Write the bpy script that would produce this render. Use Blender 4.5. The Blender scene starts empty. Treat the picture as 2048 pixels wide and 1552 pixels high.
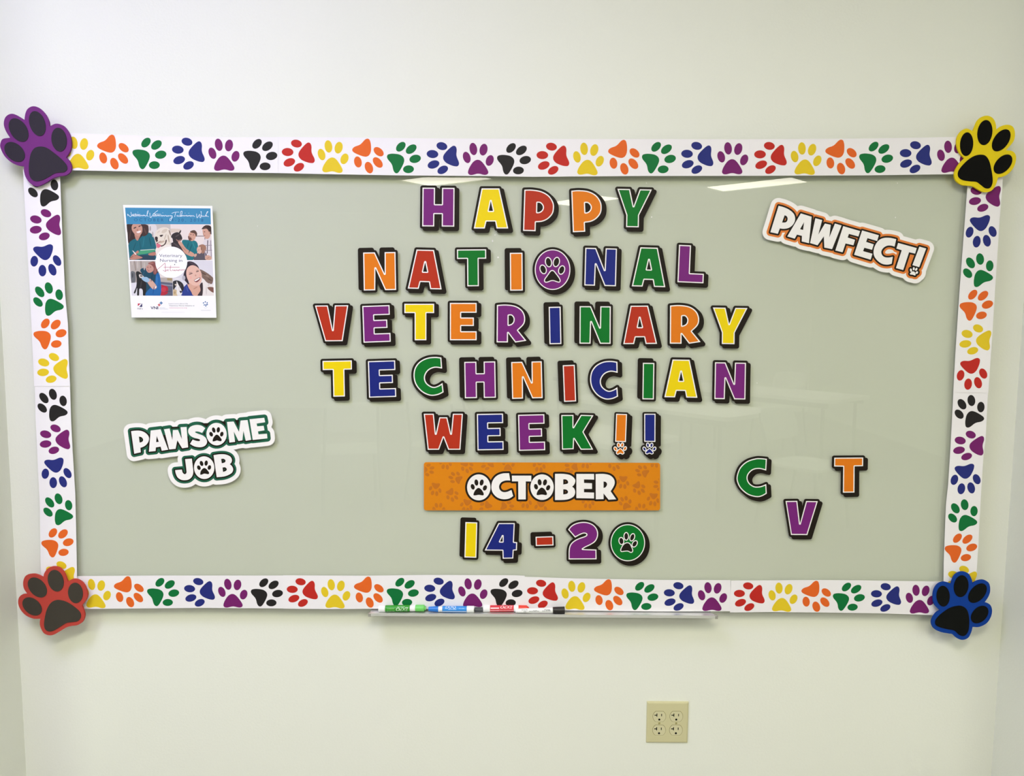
import bpy, bmesh, math, random
import numpy as np
from mathutils import Vector
from mathutils.geometry import tessellate_polygon

random.seed(7)
S = bpy.context.scene
COL = S.collection
R = math.radians

# ------------------------------------------------------------------ camera, world, exposure
CAM_Y, CAM_Z, PITCH, ROLL, FPX = -2.05, 1.51, R(5.5), R(0.4), 1580.0
_r = np.array([1.0, 0, 0]); _u = np.array([0, math.sin(PITCH), math.cos(PITCH)])
_f = np.array([0, math.cos(PITCH), -math.sin(PITCH)])
_r2 = _r * math.cos(ROLL) + _u * math.sin(ROLL)
_u2 = _u * math.cos(ROLL) - _r * math.sin(ROLL)
cd = bpy.data.cameras.new('camera'); cam = bpy.data.objects.new('camera', cd); COL.objects.link(cam)
cd.sensor_fit = 'HORIZONTAL'; cd.sensor_width = 36.0; cd.lens = FPX / 2048 * 36.0
cd.clip_start = 0.05; cd.clip_end = 60
from mathutils import Matrix
cam.matrix_world = Matrix((( _r2[0], _u2[0], -_f[0], 0), (_r2[1], _u2[1], -_f[1], CAM_Y),
                           (_r2[2], _u2[2], -_f[2], CAM_Z), (0, 0, 0, 1)))
S.camera = cam
S.view_settings.view_transform = 'Standard'; S.view_settings.look = 'None'
S.view_settings.gamma = 1.0; S.view_settings.use_curve_mapping = False
S.view_settings.exposure = 0.0
w = bpy.data.worlds.new('world'); S.world = w; w.use_nodes = True
w.node_tree.nodes['Background'].inputs[0].default_value = (0.8, 0.85, 0.9, 1)
w.node_tree.nodes['Background'].inputs[1].default_value = 0.3

# room lights and added fill panels: (x, y, angle, length, width, strength, colour, label)
CEIL = 3.0
LIGHTS = [
    (-1.20, -1.50, 38, 1.2, 0.6, 13.0, (1.00, 0.95, 1.58), 'cool white ceiling light panel above the purple foam paw corner'),
    (2.30, -3.30, 38, 1.2, 0.6, 13.0, (0.94, 1.00, 0.90), 'unseen fill light panel added over the white table by the side wall'),  # added fill that lifts the left return wall, no known fixture
    (-2.30, -3.30, 38, 1.2, 0.6, 24.0, (0.93, 1.00, 0.74), 'unseen fill light panel added over the chairs by the side wall'),  # added fill aimed at brightening the right return wall
    (0.00, -2.60, 38, 1.2, 0.6, 29.5, (1.00, 0.94, 0.78), 'warm ceiling light panel over the spot where the viewer stands'),
    (1.90, -5.00, 38, 1.2, 0.6, 34.0, (1.00, 0.98, 0.88), 'unseen light panel added above the middle white table to brighten it'),  # added so the mirrored tables show brighter in the glass
    (-0.76, -7.06, 36, 0.93, 0.52, 11.5, (1.00, 0.94, 0.80), 'ceiling light mirrored in the glass above the purple letter H'),
    (0.93, -8.68, 52, 0.98, 0.47, 11.5, (1.00, 0.94, 0.80), 'ceiling light mirrored in the glass behind the orange letter P'),
    (2.78, -7.27, 43, 1.05, 0.45, 11.5, (1.00, 0.94, 0.80), 'ceiling light mirrored in the glass over the orange edged sign'),
]


# ------------------------------------------------------------------ image pixel helpers
def ray(x, y):  # camera ray through an image pixel
    return _f + _r2 * (x - 1024) / FPX - _u2 * (y - 776) / FPX


def wall_pt(x, y, Y=0.0):
    """image pixel (x, y), cast along its camera ray -> (X, Z) on the upright plane at depth Y"""
    d = ray(x, y); t = (Y - CAM_Y) / d[1]
    return t * d[0], CAM_Z + t * d[2]


def map_pts(P, Y):  # image pixels cast through the camera onto the plane at depth Y
    P = np.asarray(P, float)
    d = _f[None] + np.outer((P[:, 0] - 1024) / FPX, _r2) - np.outer((P[:, 1] - 776) / FPX, _u2)
    t = (Y - CAM_Y) / d[:, 1]
    return np.stack([t * d[:, 0], CAM_Z + t * d[:, 2]], 1)


def srgb(c):
    return tuple((v / 255 / 12.92) if v / 255 <= 0.04045 else ((v / 255 + 0.055) / 1.055) ** 2.4 for v in c)


# ------------------------------------------------------------------ materials
_mats = {}


def mat(name, col, rough=0.6, spec=0.3, grain=0.0, gscale=60, bump=0.0, metal=0.0, lin=False):
    key = (name, tuple(col), rough, spec)
    if key in _mats:
        return _mats[key]
    m = bpy.data.materials.new(name); m.use_nodes = True
    nt = m.node_tree; b = nt.nodes['Principled BSDF']
    c = tuple(col) if lin else srgb(col)
    b.inputs['Base Color'].default_value = (*c, 1)
    b.inputs['Roughness'].default_value = rough
    b.inputs['Metallic'].default_value = metal
    b.inputs['Specular IOR Level'].default_value = spec
    tc = nt.nodes.new('ShaderNodeTexCoord')
    nz = nt.nodes.new('ShaderNodeTexNoise'); nz.inputs['Scale'].default_value = gscale
    nz.inputs['Detail'].default_value = 4
    nt.links.new(tc.outputs['Object'], nz.inputs['Vector'])
    g = grain if grain else 0.02
    mx = nt.nodes.new('ShaderNodeMix'); mx.data_type = 'RGBA'
    mx.inputs[6].default_value = (*[max(0, v * (1 - g)) for v in c], 1)
    mx.inputs[7].default_value = (*[min(1, v * (1 + g)) for v in c], 1)
    nt.links.new(nz.outputs['Fac'], mx.inputs[0]); nt.links.new(mx.outputs[2], b.inputs['Base Color'])
    if bump:
        bp = nt.nodes.new('ShaderNodeBump'); bp.inputs['Strength'].default_value = bump
        bp.inputs['Distance'].default_value = 0.001
        nt.links.new(nz.outputs['Fac'], bp.inputs['Height']); nt.links.new(bp.outputs[0], b.inputs['Normal'])
    _mats[key] = m
    return m


def emit(name, col, strength):
    m = bpy.data.materials.new(name); m.use_nodes = True
    nt = m.node_tree; nt.nodes.clear()
    o = nt.nodes.new('ShaderNodeOutputMaterial'); e = nt.nodes.new('ShaderNodeEmission')
    e.inputs[0].default_value = (*col, 1); e.inputs[1].default_value = strength
    nt.links.new(e.outputs[0], o.inputs[0])
    return m


def glass_mat():
    m = bpy.data.materials.new('clear_glass'); m.use_nodes = True
    nt = m.node_tree; nt.nodes.clear()
    o = nt.nodes.new('ShaderNodeOutputMaterial'); mx = nt.nodes.new('ShaderNodeMixShader')
    t = nt.nodes.new('ShaderNodeBsdfTransparent'); g = nt.nodes.new('ShaderNodeBsdfGlossy')
    f = nt.nodes.new('ShaderNodeFresnel'); f.inputs[0].default_value = 1.72
    t.inputs[0].default_value = (0.985, 0.993, 0.985, 1)
    g.inputs['Roughness'].default_value = 0.0
    ge = nt.nodes.new('ShaderNodeNewGeometry'); mm = nt.nodes.new('ShaderNodeMath'); mm.operation = 'MULTIPLY'
    inv = nt.nodes.new('ShaderNodeMath'); inv.operation = 'SUBTRACT'; inv.inputs[0].default_value = 1.0
    nt.links.new(ge.outputs['Backfacing'], inv.inputs[1]); nt.links.new(f.outputs[0], mm.inputs[0]); nt.links.new(inv.outputs[0], mm.inputs[1])
    nt.links.new(mm.outputs[0], mx.inputs[0]); nt.links.new(t.outputs[0], mx.inputs[1])
    nt.links.new(g.outputs[0], mx.inputs[2]); nt.links.new(mx.outputs[0], o.inputs[0])
    return m


M_WALL = mat('wall_paint', (0.795, 0.818, 0.735), 0.55, 0.25, 0.012, 180, 0.25, lin=True)
M_CEIL = mat('ceiling_tile', (0.82, 0.81, 0.77), 0.9, 0.1, 0.05, 90, 0.3, lin=True)
M_FLOOR = mat('floor_vinyl', (0.27, 0.26, 0.24), 0.35, 0.4, 0.12, 8, lin=True)
M_BACK = mat('back_painted_glass', (0.60, 0.622, 0.522), 0.6, 0.2, 0.01, 5, lin=True)
M_GLASS = glass_mat()
M_PAPER = mat('white_paper', (0.83, 0.815, 0.835), 0.55, 0.3, 0.01, 40, lin=True)
M_BLACK = mat('black_print', (30, 24, 17), 0.5, 0.15)
M_WHITE = mat('white_print', (240, 238, 236), 0.5, 0.3)
M_METAL = mat('brushed_aluminium', (0.72, 0.73, 0.70), 0.35, 0.5, 0.03, 200, metal=0.6, lin=True)


# ------------------------------------------------------------------ object helpers
def tag(o, label=None, cat=None, group=None, kind=None):
    if label: o['label'] = label
    if cat: o['category'] = cat
    if group: o['group'] = group
    if kind: o['kind'] = kind
    return o


def thing(name, label, cat, loc, group=None):
    o = bpy.data.objects.new(name, None); COL.objects.link(o)
    o.location = loc; o.empty_display_size = 0.03
    o['_loc'] = list(loc)
    return tag(o, label, cat, group)


def link_mesh(name, V, F, mats, parent=None, midx=None, smooth=False, label=None):
    """V in world coordinates; stored relative to the thing they belong to"""
    me = bpy.data.meshes.new(name)
    off = Vector((0, 0, 0))
    root = parent
    while root is not None and root.parent is not None:
        root = root.parent
    if root is not None:
        off = Vector(root['_loc']) if '_loc' in root else Vector((0, 0, 0))
    me.from_pydata([tuple(Vector(v) - off) for v in V], [], F)
    if not isinstance(mats, (list, tuple)): mats = [mats]
    for m in mats: me.materials.append(m)
    if midx is not None:
        me.polygons.foreach_set('material_index', midx)
    if smooth:
        me.polygons.foreach_set('use_smooth', [True] * len(me.polygons))
    me.update()
    o = bpy.data.objects.new(name, me); COL.objects.link(o)
    if parent is not None: o.parent = parent
    if label: o['label'] = label
    return o


def fix_normals(o):
    bm = bmesh.new(); bm.from_mesh(o.data)
    bmesh.ops.recalc_face_normals(bm, faces=bm.faces); bm.to_mesh(o.data); bm.free()
    return o


# ------------------------------------------------------------------ 2D outlines
def smooth(P, n=6):
    """closed Catmull-Rom curve; a point given as (x, y, 1) stays a sharp corner"""
    out = []; N = len(P)
    for i in range(N):
        p0, p1, p2, p3 = P[i - 1], P[i], P[(i + 1) % N], P[(i + 2) % N]
        a = np.array(p0[:2], float); b = np.array(p1[:2], float); c = np.array(p2[:2], float); d = np.array(p3[:2], float)
        if len(p1) > 2: a = b - (c - b) * 0.6
        if len(p2) > 2: d = c + (c - b) * 0.6
        for k in range(n):
            t = k / n
            out.append(tuple(0.5 * ((2 * b) + (-a + c) * t + (2 * a - 5 * b + 4 * c - d) * t * t + (-a + 3 * b - 3 * c + d) * t ** 3)))
    return out


def ell(cx, cy, a, b, tilt, n=28):
    """ellipse, long half-axis a leaning tilt degrees clockwise from upright, short half-axis b"""
    s, c = math.sin(R(tilt)), math.cos(R(tilt)); out = []
    for i in range(n):
        t = 2 * math.pi * i / n
        u, v = a * math.cos(t), b * math.sin(t)
        out.append((cx + u * s + v * c, cy - u * c + v * s))
    return out


def tr(loop, ox, oy, s):
    return [(ox + p[0] / s, oy + p[1] / s) for p in loop]


def area(P):
    P = np.asarray(P); x, y = P[:, 0], P[:, 1]
    return 0.5 * float(np.sum(x * np.roll(y, -1) - np.roll(x, -1) * y))


def inside(pt, P):
    x, y = pt; r = False; n = len(P)
    for i in range(n):
        x1, y1 = P[i - 1][:2]; x2, y2 = P[i][:2]
        if (y1 > y) != (y2 > y) and x < (x2 - x1) * (y - y1) / (y2 - y1) + x1: r = not r
    return r


def sdf(loops, X, Y):
    """signed distance (negative inside) of even-odd loops on the grid"""
    d2 = np.full(X.shape, 1e12); ins = np.zeros(X.shape, bool)
    for P in loops:
        P = np.asarray([p[:2] for p in P], float); Q = np.roll(P, -1, 0)
        for (x1, y1), (x2, y2) in zip(P, Q):
            ex, ey = x2 - x1, y2 - y1; L = ex * ex + ey * ey
            if L < 1e-12: continue
            t = np.clip(((X - x1) * ex + (Y - y1) * ey) / L, 0, 1)
            dx = X - x1 - t * ex; dy = Y - y1 - t * ey
            np.minimum(d2, dx * dx + dy * dy, out=d2)
            if y1 != y2:
                c = ((y1 > Y) != (y2 > Y)) & (X < (ex) * (Y - y1) / (ey) + x1)
                ins ^= c
    d = np.sqrt(d2)
    return np.where(ins, -d, d)


def rdp(P, eps):
    if len(P) < 4: return P
    P = np.asarray(P); keep = np.zeros(len(P), bool); keep[0] = keep[-1] = True
    st = [(0, len(P) - 1)]
    while st:
        a, b = st.pop()
        if b - a < 2: continue
        ab = P[b] - P[a]; L = math.hypot(*ab)
        q = P[a + 1:b] - P[a]
        d = np.abs(q[:, 0] * ab[1] - q[:, 1] * ab[0]) / L if L > 1e-9 else np.hypot(q[:, 0], q[:, 1])
        i = int(np.argmax(d))
        if d[i] > eps:
            keep[a + 1 + i] = True; st += [(a, a + 1 + i), (a + 1 + i, b)]
    return [tuple(p) for p in P[keep]]


def contour(F, xs, ys, iso, eps=0.05):
    """closed loops of F == iso"""
    G = F - iso
    G = np.where(np.abs(G) < 1e-9, 1e-9, G)
    neg = G < 0
    c = neg[:-1, :-1].astype(int) + 2 * neg[:-1, 1:] + 4 * neg[1:, 1:] + 8 * neg[1:, :-1]
    jj, ii = np.nonzero((c > 0) & (c < 15))
    T = {1: [(3, 0)], 2: [(0, 1)], 3: [(3, 1)], 4: [(1, 2)], 5: [(3, 0), (1, 2)], 6: [(0, 2)], 7: [(3, 2)],
         8: [(2, 3)], 9: [(2, 0)], 10: [(0, 1), (2, 3)], 11: [(2, 1)], 12: [(1, 3)], 13: [(1, 0)], 14: [(0, 3)]}

    def key(j, i, e):
        return {0: (0, j, i), 1: (1, j, i + 1), 2: (0, j + 1, i), 3: (1, j, i)}[e]
    nxt = {}
    for j, i in zip(jj.tolist(), ii.tolist()):
        for a, b in T[int(c[j, i])]:
            nxt.setdefault(key(j, i, a), []).append(key(j, i, b))

    def pos(k):
        h, j, i = k
        if h == 0:
            a, b = G[j, i], G[j, i + 1]; t = a / (a - b)
            return xs[i] + t * (xs[i + 1] - xs[i]), ys[j]
        a, b = G[j, i], G[j + 1, i]; t = a / (a - b)
        return xs[i], ys[j] + t * (ys[j + 1] - ys[j])
    loops = []
    while nxt:
        s = next(iter(nxt)); cur = s; L = []
        while cur in nxt:
            L.append(pos(cur)); n = nxt[cur].pop()
            if not nxt[cur]: del nxt[cur]
            cur = n
            if cur == s: break
        if len(L) > 8 and abs(area(L)) > 0.6:
            h = len(L) // 2
            A = rdp(L[:h + 1], eps); B = rdp(L[h:] + [L[0]], eps)
            loops.append(A[:-1] + B[:-1])
    return loops


def grid(loops, pad, step=0.5):
    P = np.concatenate([np.asarray([p[:2] for p in l], float) for l in loops])
    x0, y0 = P.min(0) - pad; x1, y1 = P.max(0) + pad
    xs = np.arange(x0, x1 + step, step) + 0.013; ys = np.arange(y0, y1 + step, step) + 0.017
    X, Y = np.meshgrid(xs, ys)
    return xs, ys, X, Y


def groups(loops):
    """split even-odd loops into [outer, hole, hole ...] sets"""
    n = len(loops); dep = []
    for i in range(n):
        dep.append(sum(inside(loops[i][0], loops[j]) for j in range(n) if j != i))
    out = []
    for i in range(n):
        if dep[i] % 2 == 0:
            out.append([loops[i]] + [loops[j] for j in range(n) if dep[j] == dep[i] + 1 and inside(loops[j][0], loops[i])])
    return out


def plate_geo(loops, Yf, thick, V=None, F=None):
    """flat solid: outline on the plane Yf (towards the room), going back by thick"""
    V = [] if V is None else V; F = [] if F is None else F
    for g in groups(loops):
        tess = tessellate_polygon([[Vector((p[0], p[1], 0)) for p in l] for l in g])
        flat = [p[:2] for l in g for p in l]
        XZ = map_pts(flat, Yf); n = len(flat); b = len(V)
        V += [(x, Yf, z) for x, z in XZ] + [(x, Yf + thick, z) for x, z in XZ]
        for t in tess:
            a, c, d = t
            ux, uz = XZ[c] - XZ[a]; vx, vz = XZ[d] - XZ[a]
            if ux * vz - uz * vx < 0: c, d = d, c
            F.append((b + a, b + c, b + d)); F.append((b + n + a, b + n + d, b + n + c))
        k = 0
        for li, l in enumerate(g):
            m = len(l)
            ar = area(XZ[k:k + m])
            flip = (ar < 0) if li == 0 else (ar > 0)
            for i in range(m):
                p, q = b + k + i, b + k + (i + 1) % m
                F.append((p, q, q + n, p + n) if flip else (q, p, p + n, q + n))
            k += m
    return V, F


def plate(name, loops, Yf, thick, m, parent=None, label=None):
    V, F = plate_geo(loops, Yf, thick)
    return link_mesh(name, V, F, m, parent, label=label)


def box_geo(V, F, x0, x1, y0, y1, z0, z1):
    b = len(V)
    V += [(x0, y0, z0), (x1, y0, z0), (x1, y1, z0), (x0, y1, z0), (x0, y0, z1), (x1, y0, z1), (x1, y1, z1), (x0, y1, z1)]
    F += [tuple(b + i for i in f) for f in ((0, 3, 2, 1), (4, 5, 6, 7), (0, 1, 5, 4), (1, 2, 6, 5), (2, 3, 7, 6), (3, 0, 4, 7))]


def box(name, x0, x1, y0, y1, z0, z1, m, parent=None, label=None):
    V, F = [], []; box_geo(V, F, x0, x1, y0, y1, z0, z1)
    return link_mesh(name, V, F, m, parent, label=label)


# ------------------------------------------------------------------ flat lettering from Blender's own font
def text_flat(s, shear=0.0):
    cu = bpy.data.curves.new('t', 'FONT'); cu.body = s; cu.resolution_u = 3; cu.shear = shear
    o = bpy.data.objects.new('t', cu); COL.objects.link(o)
    bpy.context.view_layer.update()
    me = bpy.data.meshes.new_from_object(o.evaluated_get(bpy.context.evaluated_depsgraph_get()))
    V = np.array([v.co[:2] for v in me.vertices]); F = [tuple(p.vertices) for p in me.polygons]
    bpy.data.objects.remove(o); bpy.data.curves.remove(cu); bpy.data.meshes.remove(me)
    return V, F


_cap = []


def fit_text(s, x0, ytop, x1, ybase, skew=0.0, shear=0.0):
    """text between x0 and x1 with capitals from ytop down to ybase (image pixels); skew = drop of the far end"""
    if not _cap:
        v, _ = text_flat('H'); _cap.append(v[:, 1].max())
    V, F = text_flat(s, shear)
    a, b = V[:, 0].min(), V[:, 0].max()
    X = x0 + (V[:, 0] - a) / (b - a) * (x1 - x0)
    Y = ybase - V[:, 1] / _cap[0] * (ybase - ytop) + (X - x0) / (x1 - x0) * skew
    return np.stack([X, Y], 1), F


class Print:
    """flat print collected into one mesh"""
    def __init__(self, Yf): self.V, self.F, self.I, self.M, self.Y, self.k = [], [], [], [], Yf, 0

    def _m(self, col, rough=0.45):
        m = mat('printed_ink', col, rough, 0.3)
        if m not in self.M: self.M.append(m)
        return self.M.index(m)

    def poly(self, loop, col, soft=True, clip=None):
        l = smooth(loop, 4) if soft else [p[:2] for p in loop]
        if clip is not None:
            l = clip_poly(l, clip)
            if len(l) < 3: return
        self.k += 1
        i = self._m(col); Y = self.Y - 0.000012 * self.k
        tess = tessellate_polygon([[Vector((p[0], p[1], 0)) for p in l]])
        XZ = map_pts(l, Y); b = len(self.V)
        self.V += [(x, Y, z) for x, z in XZ]
        for a, c, d in tess:
            ux, uz = XZ[c] - XZ[a]; vx, vz = XZ[d] - XZ[a]
            if ux * vz - uz * vx < 0: c, d = d, c
            self.F.append((b + a, b + c, b + d)); self.I.append(i)

    def text(self, s, x0, yt, x1, yb, col, skew=0, shear=0):
        self.k += 1
        P, F = fit_text(s, x0, yt, x1, yb, skew, shear); i = self._m(col)
        Y = self.Y - 0.000012 * self.k; XZ = map_pts(P, Y); b = len(self.V)
        self.V += [(x, Y, z) for x, z in XZ]
        for f in F: self.F.append(tuple(b + q for q in f)); self.I.append(i)

    def stroke(self, pts, wd, col):
        self.k += 1; i = self._m(col); Y = self.Y - 0.000012 * self.k
        P = np.array(pts, float)
        if len(P) > 2:
            Q = []
            for k in range(len(P) - 1):
                a = P[max(k - 1, 0)]; b_ = P[k]; c = P[k + 1]; d = P[min(k + 2, len(P) - 1)]
                for t in (0, .33, .66):
                    Q.append(0.5 * ((2 * b_) + (-a + c) * t + (2 * a - 5 * b_ + 4 * c - d) * t * t + (-a + 3 * b_ - 3 * c + d) * t ** 3))
            Q.append(P[-1]); P = np.array(Q)
        T = np.gradient(P, axis=0); T /= np.maximum(np.linalg.norm(T, axis=1, keepdims=True), 1e-6)
        N = np.stack([-T[:, 1], T[:, 0]], 1) * wd / 2
        XZ = np.concatenate([map_pts(P + N, Y), map_pts(P - N, Y)]); n = len(P); b = len(self.V)
        self.V += [(x, Y, z) for x, z in XZ]
        for k in range(n - 1):
            self.F.append((b + k, b + k + 1, b + n + k + 1, b + n + k)); self.I.append(i)

    def build(self, name, parent, label=None):
        return link_mesh(name, self.V, self.F, self.M, parent, self.I, label=label)


# ================================================================== ROOM
def prism_walls(name, path, z0, z1, m, th=0.12, kind='structure'):
    """a wall of constant thickness following a plan path (room on the side of the normals)"""
    P = [Vector(p) for p in path]; n = len(P); off = []
    for i in range(n):
        ns = []
        if i > 0: d = (P[i] - P[i - 1]).normalized(); ns.append(Vector((d.y, -d.x)))
        if i < n - 1: d = (P[i + 1] - P[i]).normalized(); ns.append(Vector((d.y, -d.x)))
        if len(ns) == 2:
            s = (ns[0] + ns[1]).normalized(); off.append(P[i] + s * th / max(0.3, s.dot(ns[0])))
        else: off.append(P[i] + ns[0] * th)
    V = [(p.x, p.y, z0) for p in P] + [(p.x, p.y, z0) for p in off] + [(p.x, p.y, z1) for p in P] + [(p.x, p.y, z1) for p in off]
    F = []
    for i in range(n - 1):
        a, b = i, i + 1
        F += [(a, b, 2 * n + b, 2 * n + a), (n + a, 3 * n + a, 3 * n + b, n + b), (a, n + a, n + b, b), (2 * n + a, 2 * n + b, 3 * n + b, 3 * n + a)]
    F += [(0, 2 * n, 3 * n, n), (n - 1, 2 * n - 1, 4 * n - 1, 3 * n - 1)]
    return tag(fix_normals(link_mesh(name, V, F, m)), kind=kind)


XL, XR, ALC, HX, FY = -1.322, 1.318, -0.40, 4.6, -10.2
tag(box('wall_back', XL - 0.12, XR + 0.12, 0.0, 0.12, 0, CEIL, M_WALL), kind='structure')
prism_walls('wall_left', [(XL, 0.0), (XL, ALC), (-HX, ALC), (-HX, FY)], 0, CEIL, M_WALL, 0.12)
prism_walls('wall_right', [(XR, 0.0), (XR, ALC), (HX, ALC), (HX, FY)], 0, CEIL, M_WALL, -0.12)
tag(box('wall_front', -HX - 0.12, HX + 0.12, FY - 0.12, FY, 0, CEIL, M_WALL), kind='structure')
tag(box('floor', -HX - 0.12, HX + 0.12, FY - 0.12, 0.12, -0.1, 0, M_FLOOR), kind='structure')
tag(box('ceiling', -HX - 0.12, HX + 0.12, FY - 0.12, 0.12, CEIL, CEIL + 0.1, M_CEIL), kind='structure')
M_BASE = mat('grey_vinyl_base', (120, 116, 108), 0.5, 0.4)
tag(box('baseboard_back', XL, XR, -0.006, 0.0, 0, 0.10, M_BASE), kind='structure')
tag(box('baseboard_left', XL, XL + 0.006, ALC, -0.006, 0, 0.10, M_BASE), kind='structure')
tag(box('baseboard_right', XR - 0.006, XR, ALC, -0.006, 0, 0.10, M_BASE), kind='structure')

# ceiling lights
M_FRAME = mat('light_frame', (235, 235, 232), 0.4, 0.4)


def rot_box(V, F, cx, cy, a, x0, x1, y0, y1, z0, z1):
    b = len(V); box_geo(V, F, x0, x1, y0, y1, z0, z1); s, c = math.sin(a), math.cos(a)
    for i in range(b, len(V)):
        x, y, z = V[i]; V[i] = (cx + x * c - y * s, cy + x * s + y * c, z)


for (x, y, ang, L, Wd, st, colr, lab) in LIGHTS:
    t = thing('ceiling_light', lab, 'ceiling light', (x, y, CEIL))
    V, F = [], []; a = R(ang); h, q = L / 2, Wd / 2
    for bx in ((-h - .03, h + .03, -q - .03, -q), (-h - .03, h + .03, q, q + .03), (-h - .03, -h, -q, q), (h, h + .03, -q, q)):
        rot_box(V, F, x, y, a, *bx, CEIL - 0.02, CEIL)
    link_mesh('frame', V, F, M_FRAME, t)
    V, F = [], []; rot_box(V, F, x, y, a, -h, h, -q, q, CEIL - 0.012, CEIL - 0.002)
    link_mesh('diffuser', V, F, emit('lit_diffuser', colr, st), t)

# ------------------------------------------------------------------ tables and chairs mirrored in the glass
M_TABLE = mat('white_laminate', (232, 232, 226), 0.35, 0.4)
M_LEG = mat('grey_metal', (120, 122, 122), 0.35, 0.5, metal=0.5)
M_SEAT = mat('pale_shell', (205, 208, 200), 0.45, 0.4)


def to_world(o_xy, ang, p):
    s, c = math.sin(ang), math.cos(ang)
    return (o_xy[0] + p[0] * c - p[1] * s, o_xy[1] + p[0] * s + p[1] * c)


def rounded_rect(x0, x1, y0, y1, r, n=5):
    out = []
    for cx, cy, a0 in ((x1 - r, y0 + r, -90), (x1 - r, y1 - r, 0), (x0 + r, y1 - r, 90), (x0 + r, y0 + r, 180)):
        for k in range(n + 1):
            a = R(a0 + 90 * k / n); out.append((cx + r * math.cos(a), cy + r * math.sin(a)))
    return out


def slab(name, pts, z0, z1, m, parent):
    n = len(pts); V = [(x, y, z0) for x, y in pts] + [(x, y, z1) for x, y in pts]
    F = [tuple(range(n - 1, -1, -1)), tuple(range(n, 2 * n))] + [(i, (i + 1) % n, n + (i + 1) % n, n + i) for i in range(n)]
    return fix_normals(link_mesh(name, V, F, m, parent))


def tube_geo(V, F, pts, r, n=8):
    P = [Vector(p) for p in pts]; b0 = len(V)
    for i, p in enumerate(P):
        d = (P[min(i + 1, len(P) - 1)] - P[max(i - 1, 0)]).normalized()
        u = d.cross(Vector((0.3, 0.9, 0.31))).normalized(); v = d.cross(u)
        for k in range(n):
            a = 2 * math.pi * k / n; V.append(tuple(p + u * r * math.cos(a) + v * r * math.sin(a)))
    for i in range(len(P) - 1):
        for k in range(n):
            a, b = b0 + i * n + k, b0 + i * n + (k + 1) % n
            F.append((a, b, b + n, a + n))
    F.append(tuple(b0 + k for k in range(n - 1, -1, -1))); F.append(tuple(b0 + (len(P) - 1) * n + k for k in range(n)))


def table(x, y, ang, L, Wd, lab):
    t = thing('folding_table', lab, 'table', (x, y, 0), 'white tables in the room behind the viewer'); a = R(ang)
    slab('tabletop', [to_world((x, y), a, p) for p in rounded_rect(-L / 2, L / 2, -Wd / 2, Wd / 2, 0.05)], 0.71, 0.74, M_TABLE, t)
    V, F = [], []
    for bx in ((-L / 2 + .06, L / 2 - .06, -Wd / 2 + .04, -Wd / 2 + .06), (-L / 2 + .06, L / 2 - .06, Wd / 2 - .06, Wd / 2 - .04)):
        rot_box(V, F, x, y, a, *bx, 0.66, 0.71)
    link_mesh('apron', V, F, M_LEG, t)
    for sx in (-1, 1):
        for sy in (-1, 1):
            V, F = [], []; X, Y = to_world((x, y), a, (sx * (L / 2 - .12), sy * (Wd / 2 - .08)))
            tube_geo(V, F, [(X, Y, 0), (X, Y, 0.71)], 0.016); fix_normals(link_mesh('leg', V, F, M_LEG, t))


def chair(x, y, ang, lab):
    t = thing('stacking_chair', lab, 'chair', (x, y, 0), 'chairs at the white tables'); a = R(ang)
    slab('seat', [to_world((x, y), a, p) for p in rounded_rect(-.22, .22, -.21, .21, 0.06)], 0.44, 0.458, M_SEAT, t)
    V, F = [], []; nx, nz = 8, 6
    for s in (0, 1):
        for j in range(nz + 1):
            for i in range(nx + 1):
                u = i / nx * 2 - 1; v = j / nz
                hw = 0.215 - 0.03 * (v * 2 - 1) ** 4
                yy = 0.22 + 0.07 * v - 0.035 * u * u * -1 * -1 + s * 0.012
                X, Y = to_world((x, y), a, (u * hw, yy)); V.append((X, Y, 0.60 + 0.24 * v - 0.015 * u ** 4 * (1 if v > .5 else -1)))
    K = (nx + 1) * (nz + 1)
    for j in range(nz):
        for i in range(nx):
            p = j * (nx + 1) + i; F.append((p, p + 1, p + nx + 2, p + nx + 1)); F.append((K + p, K + p + nx + 1, K + p + nx + 2, K + p + 1))
    rim = [i for i in range(nx + 1)] + [j * (nx + 1) + nx for j in range(1, nz + 1)] + [nz * (nx + 1) + i for i in range(nx - 1, -1, -1)] + [j * (nx + 1) for j in range(nz - 1, 0, -1)]
    for k in range(len(rim)):
        p, q = rim[k], rim[(k + 1) % len(rim)]; F.append((p, q, K + q, K + p))
    fix_normals(link_mesh('backrest', V, F, M_SEAT, t, smooth=True))
    for sx in (-1, 1):
        V, F = [], []; pf = to_world((x, y), a, (sx * .21, -.22)); pm = to_world((x, y), a, (sx * .2, -.17))
        tube_geo(V, F, [(*pf, 0), (*pm, 0.44)], 0.011); fix_normals(link_mesh('leg', V, F, M_LEG, t))
        V, F = [], []; p0 = to_world((x, y), a, (sx * .22, .26)); p1 = to_world((x, y), a, (sx * .2, .19)); p2 = to_world((x, y), a, (sx * .19, .27))
        tube_geo(V, F, [(*p0, 0), (*p1, 0.44), (*p2, 0.80)], 0.011); fix_normals(link_mesh('leg', V, F, M_LEG, t))


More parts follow.
